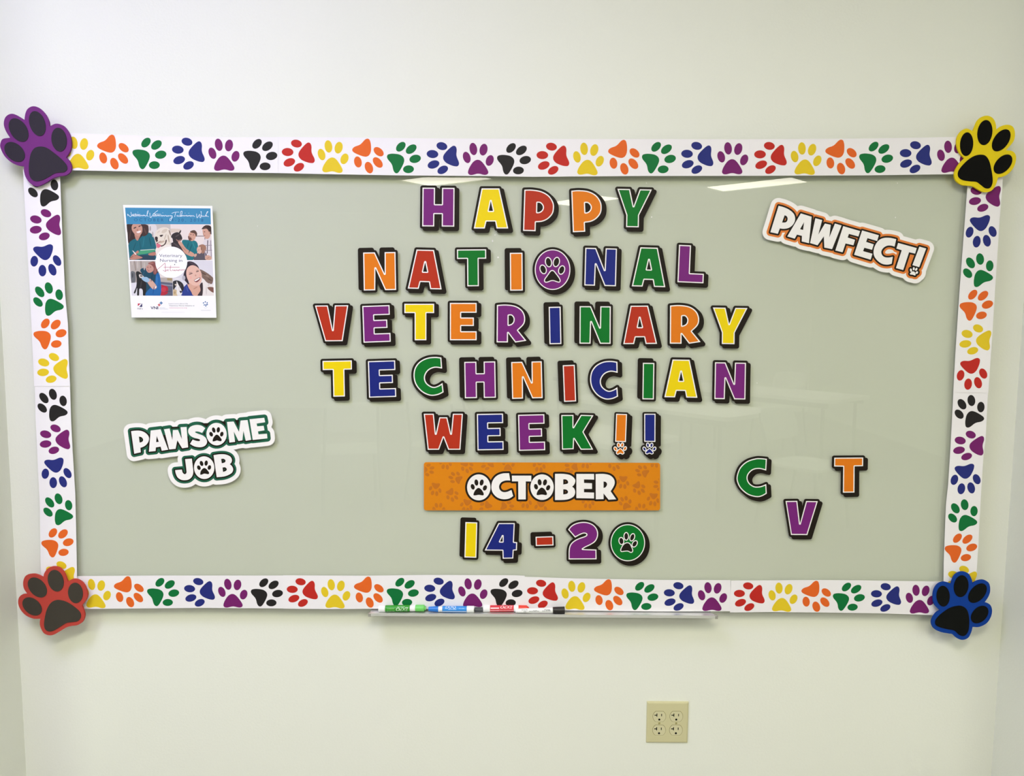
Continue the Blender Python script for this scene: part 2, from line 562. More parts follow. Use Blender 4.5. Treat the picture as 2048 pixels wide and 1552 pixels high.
table(2.55, -5.95, 50, 1.83, 0.76, 'white table mirrored in the glass behind the orange letter T')
table(1.32, -7.42, 50, 1.83, 0.76, 'white table at the far end of the mirrored table pair')
table(1.30, -4.75, 50, 1.83, 0.76, 'white table mirrored faintly behind the blue exclamation mark')
table(0.42, -3.22, 50, 1.30, 0.60, 'small white table standing just behind the viewer')
chair(3.05, -7.00, 50 + 180, 'pale chair at the table mirrored by the orange letter T')
chair(2.10, -3.55, 140, 'pale chair mirrored beside the green letter C')
chair(-0.55, -4.35, 20, 'pale chair mirrored under the word technician')
chair(-1.25, -4.05, -15, 'pale chair mirrored near the pawsome job sign')
chair(-0.15, -5.3, 60, 'pale chair mirrored beside the red letter W')

# ================================================================== GLASS BOARD
Y_BACK, Y_PANE0, Y_GLASS = -0.022, -0.0225, -0.030
BX0, BX1, BZ0, BZ1 = -1.215, 1.205, 0.722, 1.925
gb = thing('glass_board', 'large frosted green glass marker board framed by paw print paper strips', 'glass board', (0, 0, BZ0))
pts = [(x, z) for x, z in rounded_rect(BX0, BX1, BZ0, BZ1, 0.006, 3)]


def upright_slab(name, pts, y0, y1, m, parent):
    n = len(pts); V = [(x, y0, z) for x, z in pts] + [(x, y1, z) for x, z in pts]
    F = [tuple(range(n)), tuple(range(2 * n - 1, n - 1, -1))] + [(i, n + i, n + (i + 1) % n, (i + 1) % n) for i in range(n)]
    return fix_normals(link_mesh(name, V, F, m, parent))


upright_slab('painted_backing', pts, Y_BACK, -0.020, M_BACK, gb)
upright_slab('glass_pane', pts, Y_GLASS, Y_PANE0, M_GLASS, gb)
for x in (BX0 + .1, BX1 - .1):
    for z in (BZ0 + .1, BZ1 - .1):
        box('wall_mount', x - .03, x + .03, -0.020, 0.0, z - .03, z + .03, M_METAL, gb)
# specks of old tape left on the glass
for px, py, sz in ((985, 482, 3.2), (996, 515, 3.0), (990, 470, 1.6), (1303, 434, 2.2), (1293, 366, 1.4), (1791, 435, 1.8), (1514, 766, 1.4), (1795, 366, 1.5), (515, 452, 1.2), (956, 593, 1.1)):
    lp = [(px + sz * random.uniform(.4, 1) * math.cos(a) * .8, py + sz * random.uniform(.4, 1) * math.sin(a)) for a in [k * math.pi / 4 for k in range(8)]]
    plate('tape_residue', [lp], Y_GLASS - 0.0004, 0.0004, M_WHITE, gb)


# ------------------------------------------------------------------ paper border strips with paw prints
PAW_S = 235.0
PAW_BASE = [ell(530, 438, 45, 28, -14), ell(583, 375, 48, 29, -6), ell(660, 384, 46, 30, 14), ell(703, 470, 43, 29, 22),
            smooth([(534, 560), (535, 546), (543, 524), (558, 499), (576, 476), (596, 463), (613, 460), (631, 466), (648, 483), (663, 505), (677, 529), (687, 552), (687, 567), (678, 577), (662, 580), (645, 577), (628, 571), (610, 568), (592, 570), (575, 574), (558, 576), (543, 572)], 2)]
PAW_W = 0.0765                                   # width of an upright paw print, metres


def paw_units(base=PAW_BASE):
    P = np.concatenate([np.array(l) for l in base]); c = (P.min(0) + P.max(0)) / 2; wd = np.ptp(P[:, 0])
    return [(np.array(l) - c) / wd * np.array([1, -0.955]) for l in base]     # x right, z up, width 1


PAW_U = paw_units()
ROT = {'yellow': 0, 'purple': 3, 'red': 105, 'orange': -144, 'green': -61, 'blue': 102, 'black': -61}
INK = {'yellow': (222, 194, 38), 'orange': (222, 100, 34), 'green': (6, 110, 54), 'blue': (36, 44, 118), 'purple': (114, 30, 102),
       'black': (33, 31, 31), 'red': (186, 40, 32)}


def rot_loops(loops, deg):
    a = R(deg); M = np.array([[math.cos(a), -math.sin(a)], [math.sin(a), math.cos(a)]])
    L = [l @ M.T for l in loops]; P = np.concatenate(L); c = (P.min(0) + P.max(0)) / 2
    return [l - c for l in L]                   # centred on its own extent


def clip_poly(P, C):
    """Sutherland-Hodgman: clip polygon P by convex C (both (x, z))"""
    if area(C) < 0: C = C[::-1]
    out = [tuple(p) for p in P]
    for i in range(len(C)):
        a, b = np.array(C[i - 1]), np.array(C[i]); e = b - a; inp = out; out = []
        if not inp: return []
        f = lambda p: e[0] * (p[1] - a[1]) - e[1] * (p[0] - a[0])
        for k in range(len(inp)):
            p, q = inp[k - 1], inp[k]; fp, fq = f(p), f(q)
            if (fp >= 0) != (fq >= 0):
                t = fp / (fp - fq); out.append((p[0] + t * (q[0] - p[0]), p[1] + t * (q[1] - p[1])))
            if fq >= 0: out.append(q)
    return out


def strip(outline, paws, vertical, Yf, label):
    """paws: (colour, x, y) centre of each print"""
    x, z = wall_pt(*outline[0], Yf)
    t = thing('border_strip', label, 'paper border', (x, Yf, z), 'paw print paper border strips')
    plate('paper', [outline], Yf, 0.0006, M_PAPER, t)
    for c, px, py in paws:
        X, Z = wall_pt(px, py, Yf - 0.0002)
        V, F = [], []
        for l in rot_loops(PAW_U, ROT[c] + (90 if vertical else 0)):
            l = l * PAW_W + np.array([X, Z]); n = len(l); b = len(V)
            for Y in (Yf - 0.0002, Yf): V += [(p[0], Y, p[1]) for p in l]
            ccw = area(l) > 0
            F.append(tuple(range(b, b + n)) if ccw else tuple(range(b + n - 1, b - 1, -1)))
            F += [(b + i, b + n + i, b + n + (i + 1) % n, b + (i + 1) % n) for i in range(n)]
        link_mesh('paw_print', V, F, mat(c + '_ink', INK[c], 0.55, 0.2), t)
    return t


YS, YT, YV = -0.0345, -0.0430, -0.0410
strip([(110, 265), (140, 266), (330, 273), (450, 274.5), (556, 274.5), (556, 346), (400, 344.5), (300, 343.5), (140, 340.5), (110, 340.5)],
      [('yellow', 157.5, 306), ('orange', 226.2, 304), ('green', 298.8, 307), ('blue', 376.6, 307.5), ('purple', 448, 309.6), ('black', 520.6, 309.5)],
      False, YT - .0008, 'top paper border strip touching the purple foam paw')
strip([(553, 274.2), (700, 275), (830, 276.5), (1065, 277.8), (1065, 353.5), (960, 352), (800, 350.8), (640, 348), (553, 346)],
      [('red', 596.5, 311.3), ('yellow', 666.3, 313.3), ('orange', 736, 312), ('green', 807.8, 315.3), ('blue', 885.7, 316.3), ('purple', 956.6, 318), ('black', 1028, 317.8)],
      False, YT, 'top paper border strip directly above the word happy')
strip([(1062, 277.8), (1275, 278), (1500.5, 278.7), (1500, 351.6), (1275, 352), (1062, 353.6)],
      [('red', 1105.8, 317.5), ('yellow', 1177, 318), ('orange', 1247.5, 314.5), ('green', 1317.8, 315.5), ('blue', 1394.6, 315.8), ('purple', 1465.5, 316.8)],
      False, YT - .0008, 'top paper border strip above the green letter Y')
strip([(1499, 278.4), (1736, 277), (1930, 273.5), (1930, 348), (1736, 350.7), (1499, 351.6)],
      [('red', 1541, 316), ('yellow', 1612.2, 317.3), ('orange', 1681.6, 314), ('green', 1752.2, 315), ('blue', 1831.6, 314.5), ('purple', 1905, 313.7)],
      False, YT - .0016, 'top paper border strip touching the yellow foam paw')
strip([(120, 1152.5), (340, 1151.2), (566.5, 1151.2), (566.5, 1217), (400, 1215.8), (168, 1218), (120, 1218)],
      [('yellow', 192.5, 1187.2), ('orange', 257.9, 1183.5), ('green', 326.2, 1184.2), ('blue', 399, 1184.7), ('purple', 465.6, 1186.6), ('black', 533.7, 1185)],
      False, YS, 'bottom paper border strip touching the red foam paw')
strip([(566.5, 1150.7), (724, 1151.7), (850, 1150), (1024, 1150.7), (1049.5, 1151.5), (1049.5, 1219), (744, 1217.5), (662, 1218.2), (566.5, 1217.4)],
      [('red', 604.6, 1185.2), ('yellow', 671.4, 1187.8), ('orange', 737.7, 1184.3), ('green', 805.5, 1184), ('blue', 879.1, 1184), ('purple', 945.7, 1185.7), ('black', 1013, 1184.8)],
      False, YS - .0008, 'bottom paper border strip behind the green and blue markers')
strip([(1048, 1153.8), (1149, 1157), (1324, 1160), (1461, 1160.3), (1461, 1222.5), (1324, 1223.2), (1130, 1220.7), (1048, 1219.5)],
      [('red', 1085, 1188.2), ('yellow', 1151.9, 1190.9), ('orange', 1217.5, 1189.6), ('green', 1284.6, 1192.2), ('blue', 1358, 1193), ('purple', 1424.9, 1193.4)],
      False, YS, 'bottom paper border strip above the empty end of the marker tray')
strip([(1462, 1161.2), (1636, 1160.2), (1711, 1160.7), (1900, 1163.4), (1900, 1231.5), (1861, 1230), (1761, 1226.7), (1636, 1225), (1536, 1224), (1460, 1225)],
      [('red', 1498.6, 1193.5), ('yellow', 1565.9, 1194.5), ('orange', 1632, 1192.7), ('green', 1697.7, 1193.6), ('blue', 1772.1, 1195), ('purple', 1840.5, 1198.5)],
      False, YS - .0008, 'bottom paper border strip touching the blue foam paw')
strip([(44, 325), (46, 340), (53, 468), (60, 588), (65.5, 705), (68.3, 772.5), (140.2, 772.5), (138, 730), (135.7, 647.5), (130, 588), (124.5, 468), (120, 355), (118.5, 325)],
      [('black', 86.7, 378.8), ('purple', 90.3, 449.5), ('blue', 91.5, 520.7), ('green', 96.5, 598.2), ('orange', 100, 668), ('yellow', 105, 736)],
      True, YV, 'upright paper border strip hanging below the purple foam paw')
strip([(69.7, 768), (71, 830), (77.5, 968), (80, 1015), (81, 1125), (82.5, 1170), (154.2, 1170), (152.5, 1075), (150.3, 985), (145, 900), (142, 842), (139.8, 768)],
      [('black', 104.7, 810.3), ('purple', 109.4, 878.6), ('blue', 113, 945.8), ('green', 116, 1018.7), ('orange', 114.9, 1085.8), ('yellow', 120, 1151)],
      True, YV + .001, 'upright paper border strip rising above the red foam paw')
strip([(1937, 330), (1935, 372.5), (1923.5, 525), (1918.8, 588), (1911, 705), (1906.6, 785), (1976.6, 785.5), (1984.7, 667), (1990, 583), (1998.5, 450), (2006, 356), (2008, 330)],
      [('purple', 1970, 392.2), ('blue', 1962.6, 462.6), ('green', 1956.6, 540.5), ('orange', 1952.6, 610.6), ('yellow', 1950.7, 679), ('red', 1944.3, 747.8)],
      True, YV, 'upright paper border strip hanging below the yellow foam paw')
strip([(1907, 783), (1902, 880), (1896.5, 968), (1892, 1010), (1887.5, 1125), (1887, 1180), (1951, 1180), (1956, 1100), (1961, 1005), (1967, 910), (1971, 880), (1976, 783)],
      [('black', 1939.3, 822.7), ('purple', 1937.5, 891.1), ('blue', 1931.5, 958), ('green', 1925.9, 1030.5), ('orange', 1921.8, 1096.3), ('yellow', 1923, 1160)],
      True, YV + .001, 'upright paper border strip rising above the blue foam paw')

# ------------------------------------------------------------------ foam paws on the corners
FOAM = {
    'purple': ((0, 200), (112, 48, 118), (52, 48, 56), 'big purple and black foam paw on the top corner of the board',
        [(195, 160, 1), (203, 108), (222, 70), (262, 50), (310, 62), (358, 108), (388, 165), (396, 212, 1), (448, 189), (505, 205), (548, 258), (568, 325), (564, 395), (528, 460, 1),
         (556, 490), (571, 535), (560, 578), (520, 604), (470, 610), (415, 630), (370, 660), (320, 685), (285, 690), (240, 665), (207, 620), (192, 570), (192, 528, 1),
         (145, 524), (90, 498), (38, 450), (6, 390), (2, 350), (22, 312), (80, 302, 1), (45, 245), (30, 190), (42, 140), (77, 113), (122, 116)],
        [ell(148, 240, 104, 66, -33), ell(298, 188, 103, 62, -18), ell(472, 317, 96, 61, -8), ell(116, 415, 95, 64, -47)],
        [(322, 372), (372, 382), (430, 422), (490, 472), (530, 518), (536, 555), (510, 578), (470, 580), (430, 590), (380, 620), (330, 643), (283, 649), (250, 630), (233, 590), (230, 530), (237, 470), (250, 420), (278, 384)]),
    'yellow': ((1536, 200), (226, 202, 28), (12, 12, 10), 'big yellow and black foam paw on the top corner of the board',
        [(1640, 250, 1), (1656, 212), (1677, 165), (1715, 133), (1760, 126), (1800, 146), (1822, 190), (1827, 240, 1), (1868, 208), (1920, 198), (1960, 215), (1976, 265), (1964, 330), (1905, 402, 1),
         (1952, 408), (1980, 435), (1984, 480), (1965, 540), (1925, 588), (1880, 613), (1840, 620, 1), (1826, 670), (1800, 714), (1765, 735), (1720, 735), (1682, 716), (1640, 691), (1600, 685), (1550, 678), (1510, 650), (1493, 610), (1500, 560), (1530, 510), (1572, 466, 1),
         (1535, 425), (1513, 370), (1515, 300), (1545, 250), (1590, 228)],
        [ell(1590, 353, 95, 52, 4), ell(1736, 260, 101, 59, 8), ell(1867, 322, 100, 58, 35), ell(1881, 513, 92, 56, 42)],
        [(1702, 437), (1742, 447), (1770, 488), (1786, 550), (1797, 620), (1795, 670), (1775, 703), (1740, 705), (1705, 680), (1670, 655), (1620, 650), (1560, 640), (1525, 615), (1522, 575), (1550, 530), (1600, 480), (1652, 447)]),
    'red': ((0, 900), (180, 66, 56), (64, 60, 52), 'big red and black foam paw on the bottom corner of the board',
        [(346, 1020, 1), (356, 982), (385, 946), (430, 932), (480, 945), (516, 988), (532, 1030), (542, 1053, 1), (578, 1034), (620, 1036), (665, 1066), (692, 1120), (697, 1180), (654, 1245, 1),
         (672, 1290), (677, 1330), (660, 1375), (620, 1400), (570, 1408), (530, 1420), (480, 1450), (430, 1477), (390, 1482), (350, 1464), (325, 1420), (318, 1385), (322, 1350, 1), (268, 1349), (210, 1325), (166, 1280), (146, 1230), (150, 1185), (175, 1158), (220, 1152, 1),
         (190, 1105), (186, 1050), (206, 1006), (245, 993), (290, 995)],
        [ell(298, 1100, 92, 62, -42), ell(445, 1046, 88, 62, -16), ell(603, 1144, 82, 59, -6), ell(256, 1252, 88, 60, -50)],
        [(445, 1202), (490, 1203), (540, 1220), (600, 1260), (640, 1300), (645, 1340), (620, 1370), (570, 1378), (530, 1385), (480, 1415), (430, 1445), (390, 1452), (362, 1435), (352, 1400), (358, 1340), (375, 1275), (405, 1225)]),
    'blue': ((1536, 900), (8, 58, 145), (14, 16, 14), 'big blue and black foam paw on the bottom corner of the board',
        [(1467, 1070, 1), (1485, 1018), (1515, 986), (1560, 974), (1605, 990), (1630, 1035), (1636, 1069, 1), (1680, 1046), (1730, 1041), (1768, 1066), (1778, 1120), (1765, 1170), (1733, 1219, 1),
         (1774, 1235), (1792, 1275), (1785, 1330), (1750, 1385), (1690, 1415), (1637, 1415, 1), (1625, 1460), (1600, 1503), (1555, 1519), (1510, 1504), (1475, 1474), (1440, 1467), (1380, 1455), (1330, 1430), (1309, 1390), (1315, 1350), (1345, 1305), (1377, 1285, 1),
         (1335, 1240), (1322, 1190), (1330, 1120), (1362, 1072), (1410, 1056)],
        [ell(1402, 1170, 83, 53, -2), ell(1546, 1090, 88, 58, 8), ell(1677, 1146, 92, 56, 42), ell(1694, 1317, 82, 56, 45)],
        [(1500, 1250), (1550, 1248), (1590, 1275), (1608, 1330), (1610, 1400), (1600, 1455), (1570, 1487), (1530, 1480), (1490, 1445), (1440, 1435), (1380, 1420), (1343, 1400), (1340, 1365), (1370, 1325), (1420, 1285), (1460, 1262)]),
}
for c, ((ox, oy), rim, pad, lab, outl, toes, heel) in FOAM.items():
    if c in ('red', 'blue'): oy_, k = 900, 4.0
    else: oy_, k = 200, 4.0
    out = tr(smooth(outl, 6), ox if c in ('purple', 'red') else 1536, oy_, k)
    out = [(p[0], p[1]) for p in out]
    if c in ('yellow', 'blue'):
        pass
    Yf = -0.0520
    X, Z = wall_pt(out[0][0], out[0][1], Yf)
    t = thing('foam_paw', lab, 'foam paw', (X, Yf, Z), 'foam paws on the corners')
    plate('foam_sheet', [out], Yf, 0.005, mat(c + '_foam', rim, 0.75, 0.15, 0.03, 300), t)
    base_x = ox if c in ('purple', 'red') else 1536
    for l in toes:
        plate('toe_pad', [tr(l, base_x, oy_, k)], Yf - 0.0012, 0.0013, mat(c + '_pad_black', pad, 0.8, 0.1, 0.05, 400), t)
    plate('heel_pad', [tr(smooth(heel, 5), base_x, oy_, k)], Yf - 0.0012, 0.0013, mat(c + '_pad_black', pad, 0.8, 0.1, 0.05, 400), t)

# ================================================================== LETTER MAGNETS
def nrm(loops):
    P = np.concatenate([np.array([p[:2] for p in l], float) for l in loops]); a = P.min(0); s = P.max(0) - a
    return [[tuple((np.array(p[:2]) - a) / s) for p in l] for l in loops]


GL = {
    'H': [[(0, 0), (.39, 0), (.39, .425), (.61, .425), (.61, 0), (1, 0), (1, 1), (.61, 1), (.61, .68), (.375, .68), (.375, 1), (0, 1)]],
    'A': [[(950, 127), (1090, 127), (1160, 430), (1068, 430), (1057, 377), (988, 377), (975, 430), (888, 430)], [(1022, 222), (1006, 297), (1040, 297)]],
    'P': [smooth([(97, 718, 1), (160, 716), (235, 728), (295, 762), (330, 815), (336, 865), (325, 910), (290, 950), (245, 972), (195, 978, 1), (195, 1050, 1), (95, 1050, 1)], 5),
          smooth([(203, 820, 1), (225, 822), (243, 840), (248, 860), (240, 880), (222, 894), (203, 897, 1)], 4)],
    'Y': [[(838, 712), (940, 712), (972, 850), (1020, 712), (1118, 712), (1018, 922), (1018, 1018), (915, 1018), (915, 922)]],
    'N': [[(0, 0), (.34, 0), (.63, .58), (.645, 0), (1, 0), (1, 1), (.64, 1), (.345, .43), (.335, 1), (0, 1)]],
    'T': [[(0, 0), (1, 0), (1, .255), (.74, .255), (.74, 1), (.345, 1), (.345, .255), (0, .255)]],
    'I': [[(0, 0), (1, 0), (1, 1), (0, 1)]],
    'L': [[(0, 0), (.46, 0), (.46, .745), (1, .745), (1, 1), (0, 1)]],
    'V': [[(472, 124), (575, 124), (614, 322), (632, 124), (740, 124), (692, 410), (552, 410)]],
    'E': [[(1552, 103), (1765, 103), (1765, 182), (1642, 182), (1642, 220), (1743, 220), (1743, 288), (1642, 288), (1642, 330), (1765, 330), (1765, 402), (1552, 402)]],
    'R': [smooth([(1265, 125, 1), (1340, 120), (1420, 132), (1475, 170), (1497, 225), (1488, 280), (1440, 330, 1), (1510, 415, 1), (1418, 430, 1), (1358, 352, 1), (1358, 430, 1), (1265, 430, 1)], 4),
          smooth([(1362, 210, 1), (1385, 210), (1402, 232), (1400, 260), (1385, 278), (1362, 286, 1)], 4)],
    'C': [smooth([(1483, 538, 1), (1489, 628, 1), (1430, 621), (1378, 645), (1352, 695), (1366, 745), (1415, 776), (1458, 766), (1492, 744, 1), (1501, 820, 1), (1455, 842), (1395, 848), (1330, 820), (1281, 765), (1261, 700), (1268, 630), (1305, 575), (1365, 542), (1430, 533)], 4)],
    'W': [[(1342, 990), (1422, 990), (1438, 1150), (1467, 1018), (1530, 1018), (1560, 1150), (1575, 990), (1655, 990), (1635, 1277), (1538, 1277), (1500, 1178), (1464, 1277), (1374, 1277)]],
    'K': [[(395, 1000), (493, 1000), (492, 1098), (553, 1000), (655, 1004), (573, 1136), (650, 1277), (550, 1277), (496, 1190), (492, 1272), (398, 1275)]],
    '-': [[(0, 0), (1, 0), (1, 1), (0, 1)]],
    '4': [[(990, 183), (1360, 183), (1340, 612), (1415, 620), (1408, 805), (1335, 808), (1325, 990), (1085, 995), (1080, 812), (675, 808)], [(1085, 478), (1085, 606), (1022, 606)]],
    '2': [smooth([(175, 315, 1), (240, 235), (340, 178), (470, 150), (600, 158), (720, 210), (797, 300), (822, 400), (805, 500), (750, 585), (650, 650), (550, 697), (490, 735, 1), (785, 745, 1), (788, 955, 1), (186, 958, 1),
                  (187, 780), (207, 670), (255, 595), (335, 535), (430, 492), (520, 462), (567, 435), (560, 408), (505, 400), (415, 437), (325, 488, 1)], 4)],
}
GL['1'] = GL['I']
GLN = {k: nrm(v) for k, v in GL.items()}
TONE = {'purple': (116, 34, 118), 'yellow': (232, 206, 6), 'red': (176, 48, 24), 'orange': (220, 120, 20), 'green': (0, 112, 36), 'blue': (24, 36, 120)}
YM = Y_GLASS - 0.0012


def magnet(name, cat, label, colour, outer_loops, k=1.0, flip=False, inner=None, group=None, shadow=(5.4, 4.6)):
    """outer_loops: edge of the white outline. inner: extra loops printed on the face as outlined black pads"""
    sg = -1 if flip else 1
    allp = outer_loops + (inner if inner and name.startswith('!') else [])
    xs, ys, X, Y = grid(outer_loops, 12)
    D0 = sdf(outer_loops, X, Y)
    Dsh = sdf([[(p[0] + sg * shadow[0], p[1] + sg * shadow[1]) for p in l] for l in outer_loops], X, Y)
    out = 4.4 * k
    back = contour(np.minimum(D0, Dsh), xs, ys, out)
    white = contour(D0, xs, ys, 0.0)
    face = contour(D0, xs, ys, -2.2 * k)
    c = np.mean(np.array(outer_loops[0])[:, :2], 0)
    Xc, Zc = wall_pt(c[0], c[1], YM)
    t = thing(name, label, cat, (Xc, YM, Zc), group)
    plate('magnet_sheet', back, YM, 0.0012, M_BLACK, t)
    plate('white_outline', white, YM - 0.00025, 0.00025, M_WHITE, t)
    plate('letter_face', face, YM - 0.0005, 0.00025, mat(colour + '_print', TONE[colour], 0.45, 0.2), t)
    return t


def place(loops, x0, y0, x1, y1, rot):
    """rot degrees clockwise about the centre; box is the upright extent"""
    cx, cy = (x0 + x1) / 2, (y0 + y1) / 2; a = R(rot); s, c = math.sin(a), math.cos(a); out = []
    h = (y1 - y0) ; wd = (x1 - x0)
    w0 = wd - abs(s) * h * 0.6
    for l in loops:
        q = []
        for u, v in l:
            dx, dy = (u - .5) * w0, (v - .5) * h
            q.append((cx + dx * c - dy * s, cy + dx * s + dy * c))
        out.append(q)
    return out


C2, C3, C6, C7, B2, B3, B4 = (512, 200), (1024, 200), (512, 580), (1024, 580), (512, 900), (1024, 900), (1536, 900)
# char, colour, crop, box in 4x units, rotation, upside down, label
LET = [
    ('H', 'purple', C2, (1330, 702, 1588, 1012), 0.5, 0, 'purple letter H, first letter of happy'),
    ('A', 'yellow', C2, (1742, 707, 2018, 1028), 0, 0, 'yellow letter A, second letter of happy'),
    ('P', 'red', C3, (90, 718, 338, 1050), 1.5, 0, 'red letter P, third letter of happy'),
    ('P', 'orange', C3, (475, 718, 723, 1053), -2.5, 0, 'orange letter P, fourth letter of happy'),
    ('Y', 'green', C3, (838, 713, 1118, 1018), 1.2, 0, 'green letter Y, last letter of happy'),
    ('N', 'orange', C2, (858, 1218, 1120, 1522), -1, 1, 'orange letter N, first letter of national, black shadow going up'),
    ('A', 'red', C2, (1216, 1198, 1492, 1512), 1.5, 0, 'red letter A, second letter of national'),
    ('T', 'green', C2, (1608, 1195, 1843, 1490), -.5, 0, 'green letter T, third letter of national'),
    ('I', 'orange', C3, (-17, 1222, 86, 1525), -.5, 1, 'orange letter I, fourth letter of national'),
    ('N', 'blue', C3, (580, 1185, 838, 1487), 1.5, 0, 'blue letter N, sixth letter of national'),
    ('A', 'green', C3, (960, 1180, 1233, 1494), 1.5, 0, 'green letter A, seventh letter of national'),
    ('L', 'purple', C3, (1326, 1163, 1542, 1462), 2.5, 0, 'purple letter L, last letter of national'),
    ('V', 'red', C6, (472, 123, 740, 410), -.5, 0, 'red letter V, first letter of veterinary'),
    ('E', 'purple', C6, (852, 124, 1076, 418), -2, 0, 'purple letter E, second letter of veterinary'),
    ('T', 'yellow', C6, (1187, 110, 1425, 402), 0, 0, 'yellow letter T, third letter of veterinary'),
    ('E', 'orange', C6, (1551, 103, 1765, 402), 0, 0, 'orange letter E, fourth letter of veterinary'),
    ('R', 'purple', C7, (-123, 116, 118, 420), .5, 0, 'purple letter R, fifth letter of veterinary'),
    ('I', 'blue', C7, (295, 134, 394, 433), -1.2, 1, 'blue letter I, sixth letter of veterinary'),
    ('N', 'green', C7, (540, 130, 790, 430), .3, 1, 'green letter N, seventh letter of veterinary'),
    ('A', 'red', C7, (888, 125, 1160, 432), -.5, 0, 'red letter A, eighth letter of veterinary'),
    ('R', 'orange', C7, (1263, 120, 1510, 430), .3, 0, 'orange letter R, ninth letter of veterinary'),
    ('Y', 'yellow', C7, (1603, 142, 1883, 433), 1, 0, 'yellow letter Y, last letter of veterinary'),
    ('T', 'yellow', C6, (533, 565, 771, 853), -1.2, 0, 'yellow letter T, first letter of technician'),
    ('E', 'blue', C6, (897, 566, 1120, 858), -1.8, 0, 'blue letter E, second letter of technician'),
    ('C', 'green', C6, (1260, 535, 1501, 847), 0, 0, 'green letter C, third letter of technician'),
    ('H', 'purple', C6, (1667, 573, 1918, 864), -1, 1, 'purple letter H, fourth letter of technician'),
    ('N', 'orange', C7, (-5, 573, 244, 868), -1.5, 1, 'orange letter N, fifth letter of technician'),
    ('I', 'red', C7, (408, 600, 511, 893), -2.2, 1, 'red letter I, sixth letter of technician'),
    ('C', 'blue', C7, (620, 565, 858, 876), 2.5, 0, 'blue letter C, seventh letter of technician'),
    ('I', 'green', C7, (1044, 583, 1138, 875), .8, 1, 'green letter I, eighth letter of technician'),
    ('A', 'yellow', C7, (1220, 557, 1488, 860), 1, 0, 'yellow letter A, ninth letter of technician'),
    ('N', 'purple', C7, (1620, 580, 1871, 874), 1, 0, 'purple letter N, last letter of technician'),
    ('W', 'red', C6, (1342, 990, 1655, 1278), 0, 0, 'red letter W, first letter of week'),
    ('E', 'blue', C6, (1768, 990, 1980, 1281), -1, 0, 'blue letter E, second letter of week'),
    ('E', 'purple', C7, (50, 996, 264, 1284), -1.4, 0, 'purple letter E, third letter of week'),
    ('K', 'green', C7, (395, 999, 654, 1278), -.5, 0, 'green letter K, last letter of week'),
    ('1', 'yellow', B2, (1669, 578, 1769, 861), 1.6, 1, 'yellow number 1, first digit of the date 14'),
    ('-', 'red', B3, (189, 692, 332, 766), -1.8, 1, 'short red dash between the numbers 14 and 20'),
]
for ch, colr, (ox, oy), (x0, y0, x1, y1), rot, flip, lab in LET:
    lp = place(GLN[ch], ox + x0 / 4, oy + y0 / 4, ox + x1 / 4, oy + y1 / 4, rot)
    nm, ct = ('letter_magnet', 'letter') if ch not in '1-' else (('number_magnet', 'number') if ch == '1' else ('dash_magnet', 'dash'))
    sc = (y1 - y0) / 4 / 76 if ch != '-' else .93
    if flip:
        lp = place([[(1 - u, 1 - v) for u, v in l] for l in GLN[ch]], ox + x0 / 4, oy + y0 / 4, ox + x1 / 4, oy + y1 / 4, rot)
    a = R(rot); sh = (5.2 * math.cos(a) - 4.4 * math.sin(a), 5.2 * math.sin(a) + 4.4 * math.cos(a))
    if flip: sh = (sh[0] * 1.15, sh[1] * 1.15)
    magnet(nm, ct, lab, colr, lp, max(.92, min(1.02, sc)), bool(flip), shadow=sh)
magnet('number_magnet', 'number', 'blue number 4, second digit of the date 14', 'blue', [tr(l, 910, 1030, 11.378) for l in GL['4']], .93)
magnet('number_magnet', 'number', 'purple number 2, first digit of the date 20', 'purple', [tr(l, 1120, 1030, 10.78) for l in GL['2']], .93)
CVT = [
    ('C', 'green', 'green letter C, first of the three loose letters C V T',
     [smooth([(553, 182, 1), (545, 338, 1), (455, 316), (370, 330), (312, 385), (298, 445), (325, 505), (385, 545), (450, 548), (500, 535), (545, 516, 1), (552, 643, 1), (480, 680), (410, 688), (300, 655), (205, 575), (158, 480), (158, 400), (200, 295), (290, 215), (400, 178), (470, 174)], 4)]),
    ('T', 'orange', 'orange letter T, alone above the end of the C V T letters',
     [[(1444, 168), (1826, 165), (1824, 280), (1712, 282), (1710, 628), (1558, 630), (1562, 286), (1442, 284)]]),
    ('V', 'purple', 'purple letter V, lowest of the three loose letters C V T',
     [[(800, 740), (955, 738), (990, 1040), (1072, 740), (1226, 742), (1088, 1190), (872, 1188)]]),
]
for ch, c, lab, lp in CVT:
    magnet('letter_magnet', 'letter', lab, c, [tr(l, 1450, 890, 6.606) for l in lp], .95)


def round_magnet(name, cat, label, colour, ring, paws, k):
    xs, ys, X, Y = grid([ring], 12)
    D0 = sdf([ring], X, Y); Ds = sdf([[(p[0] + 5.3, p[1] + 5.2) for p in ring]], X, Y)
    c = np.mean(np.array(ring), 0); Xc, Zc = wall_pt(c[0], c[1], YM)
    t = thing(name, label, cat, (Xc, YM, Zc))
    plate('magnet_sheet', contour(np.minimum(D0, Ds), xs, ys, 4.4 * k), YM, 0.0012, M_BLACK, t)
    plate('white_outline', contour(D0, xs, ys, 0), YM - .00025, .00025, M_WHITE, t)
    plate('letter_face', contour(D0, xs, ys, -1.9 * k), YM - .0005, .00025, mat(colour + '_print', TONE[colour], 0.45, 0.2), t)
    pads = []
    xs, ys, X, Y = grid(paws, 3, .3)
    D = np.minimum.reduce([sdf([p], X, Y) for p in paws])
    plate('paw_outline', contour(D, xs, ys, 0), YM - .00075, .00025, M_WHITE, t)
    plate('paw_pads', contour(D, xs, ys, -1.9 * k), YM - .001, .00025, M_BLACK, t)


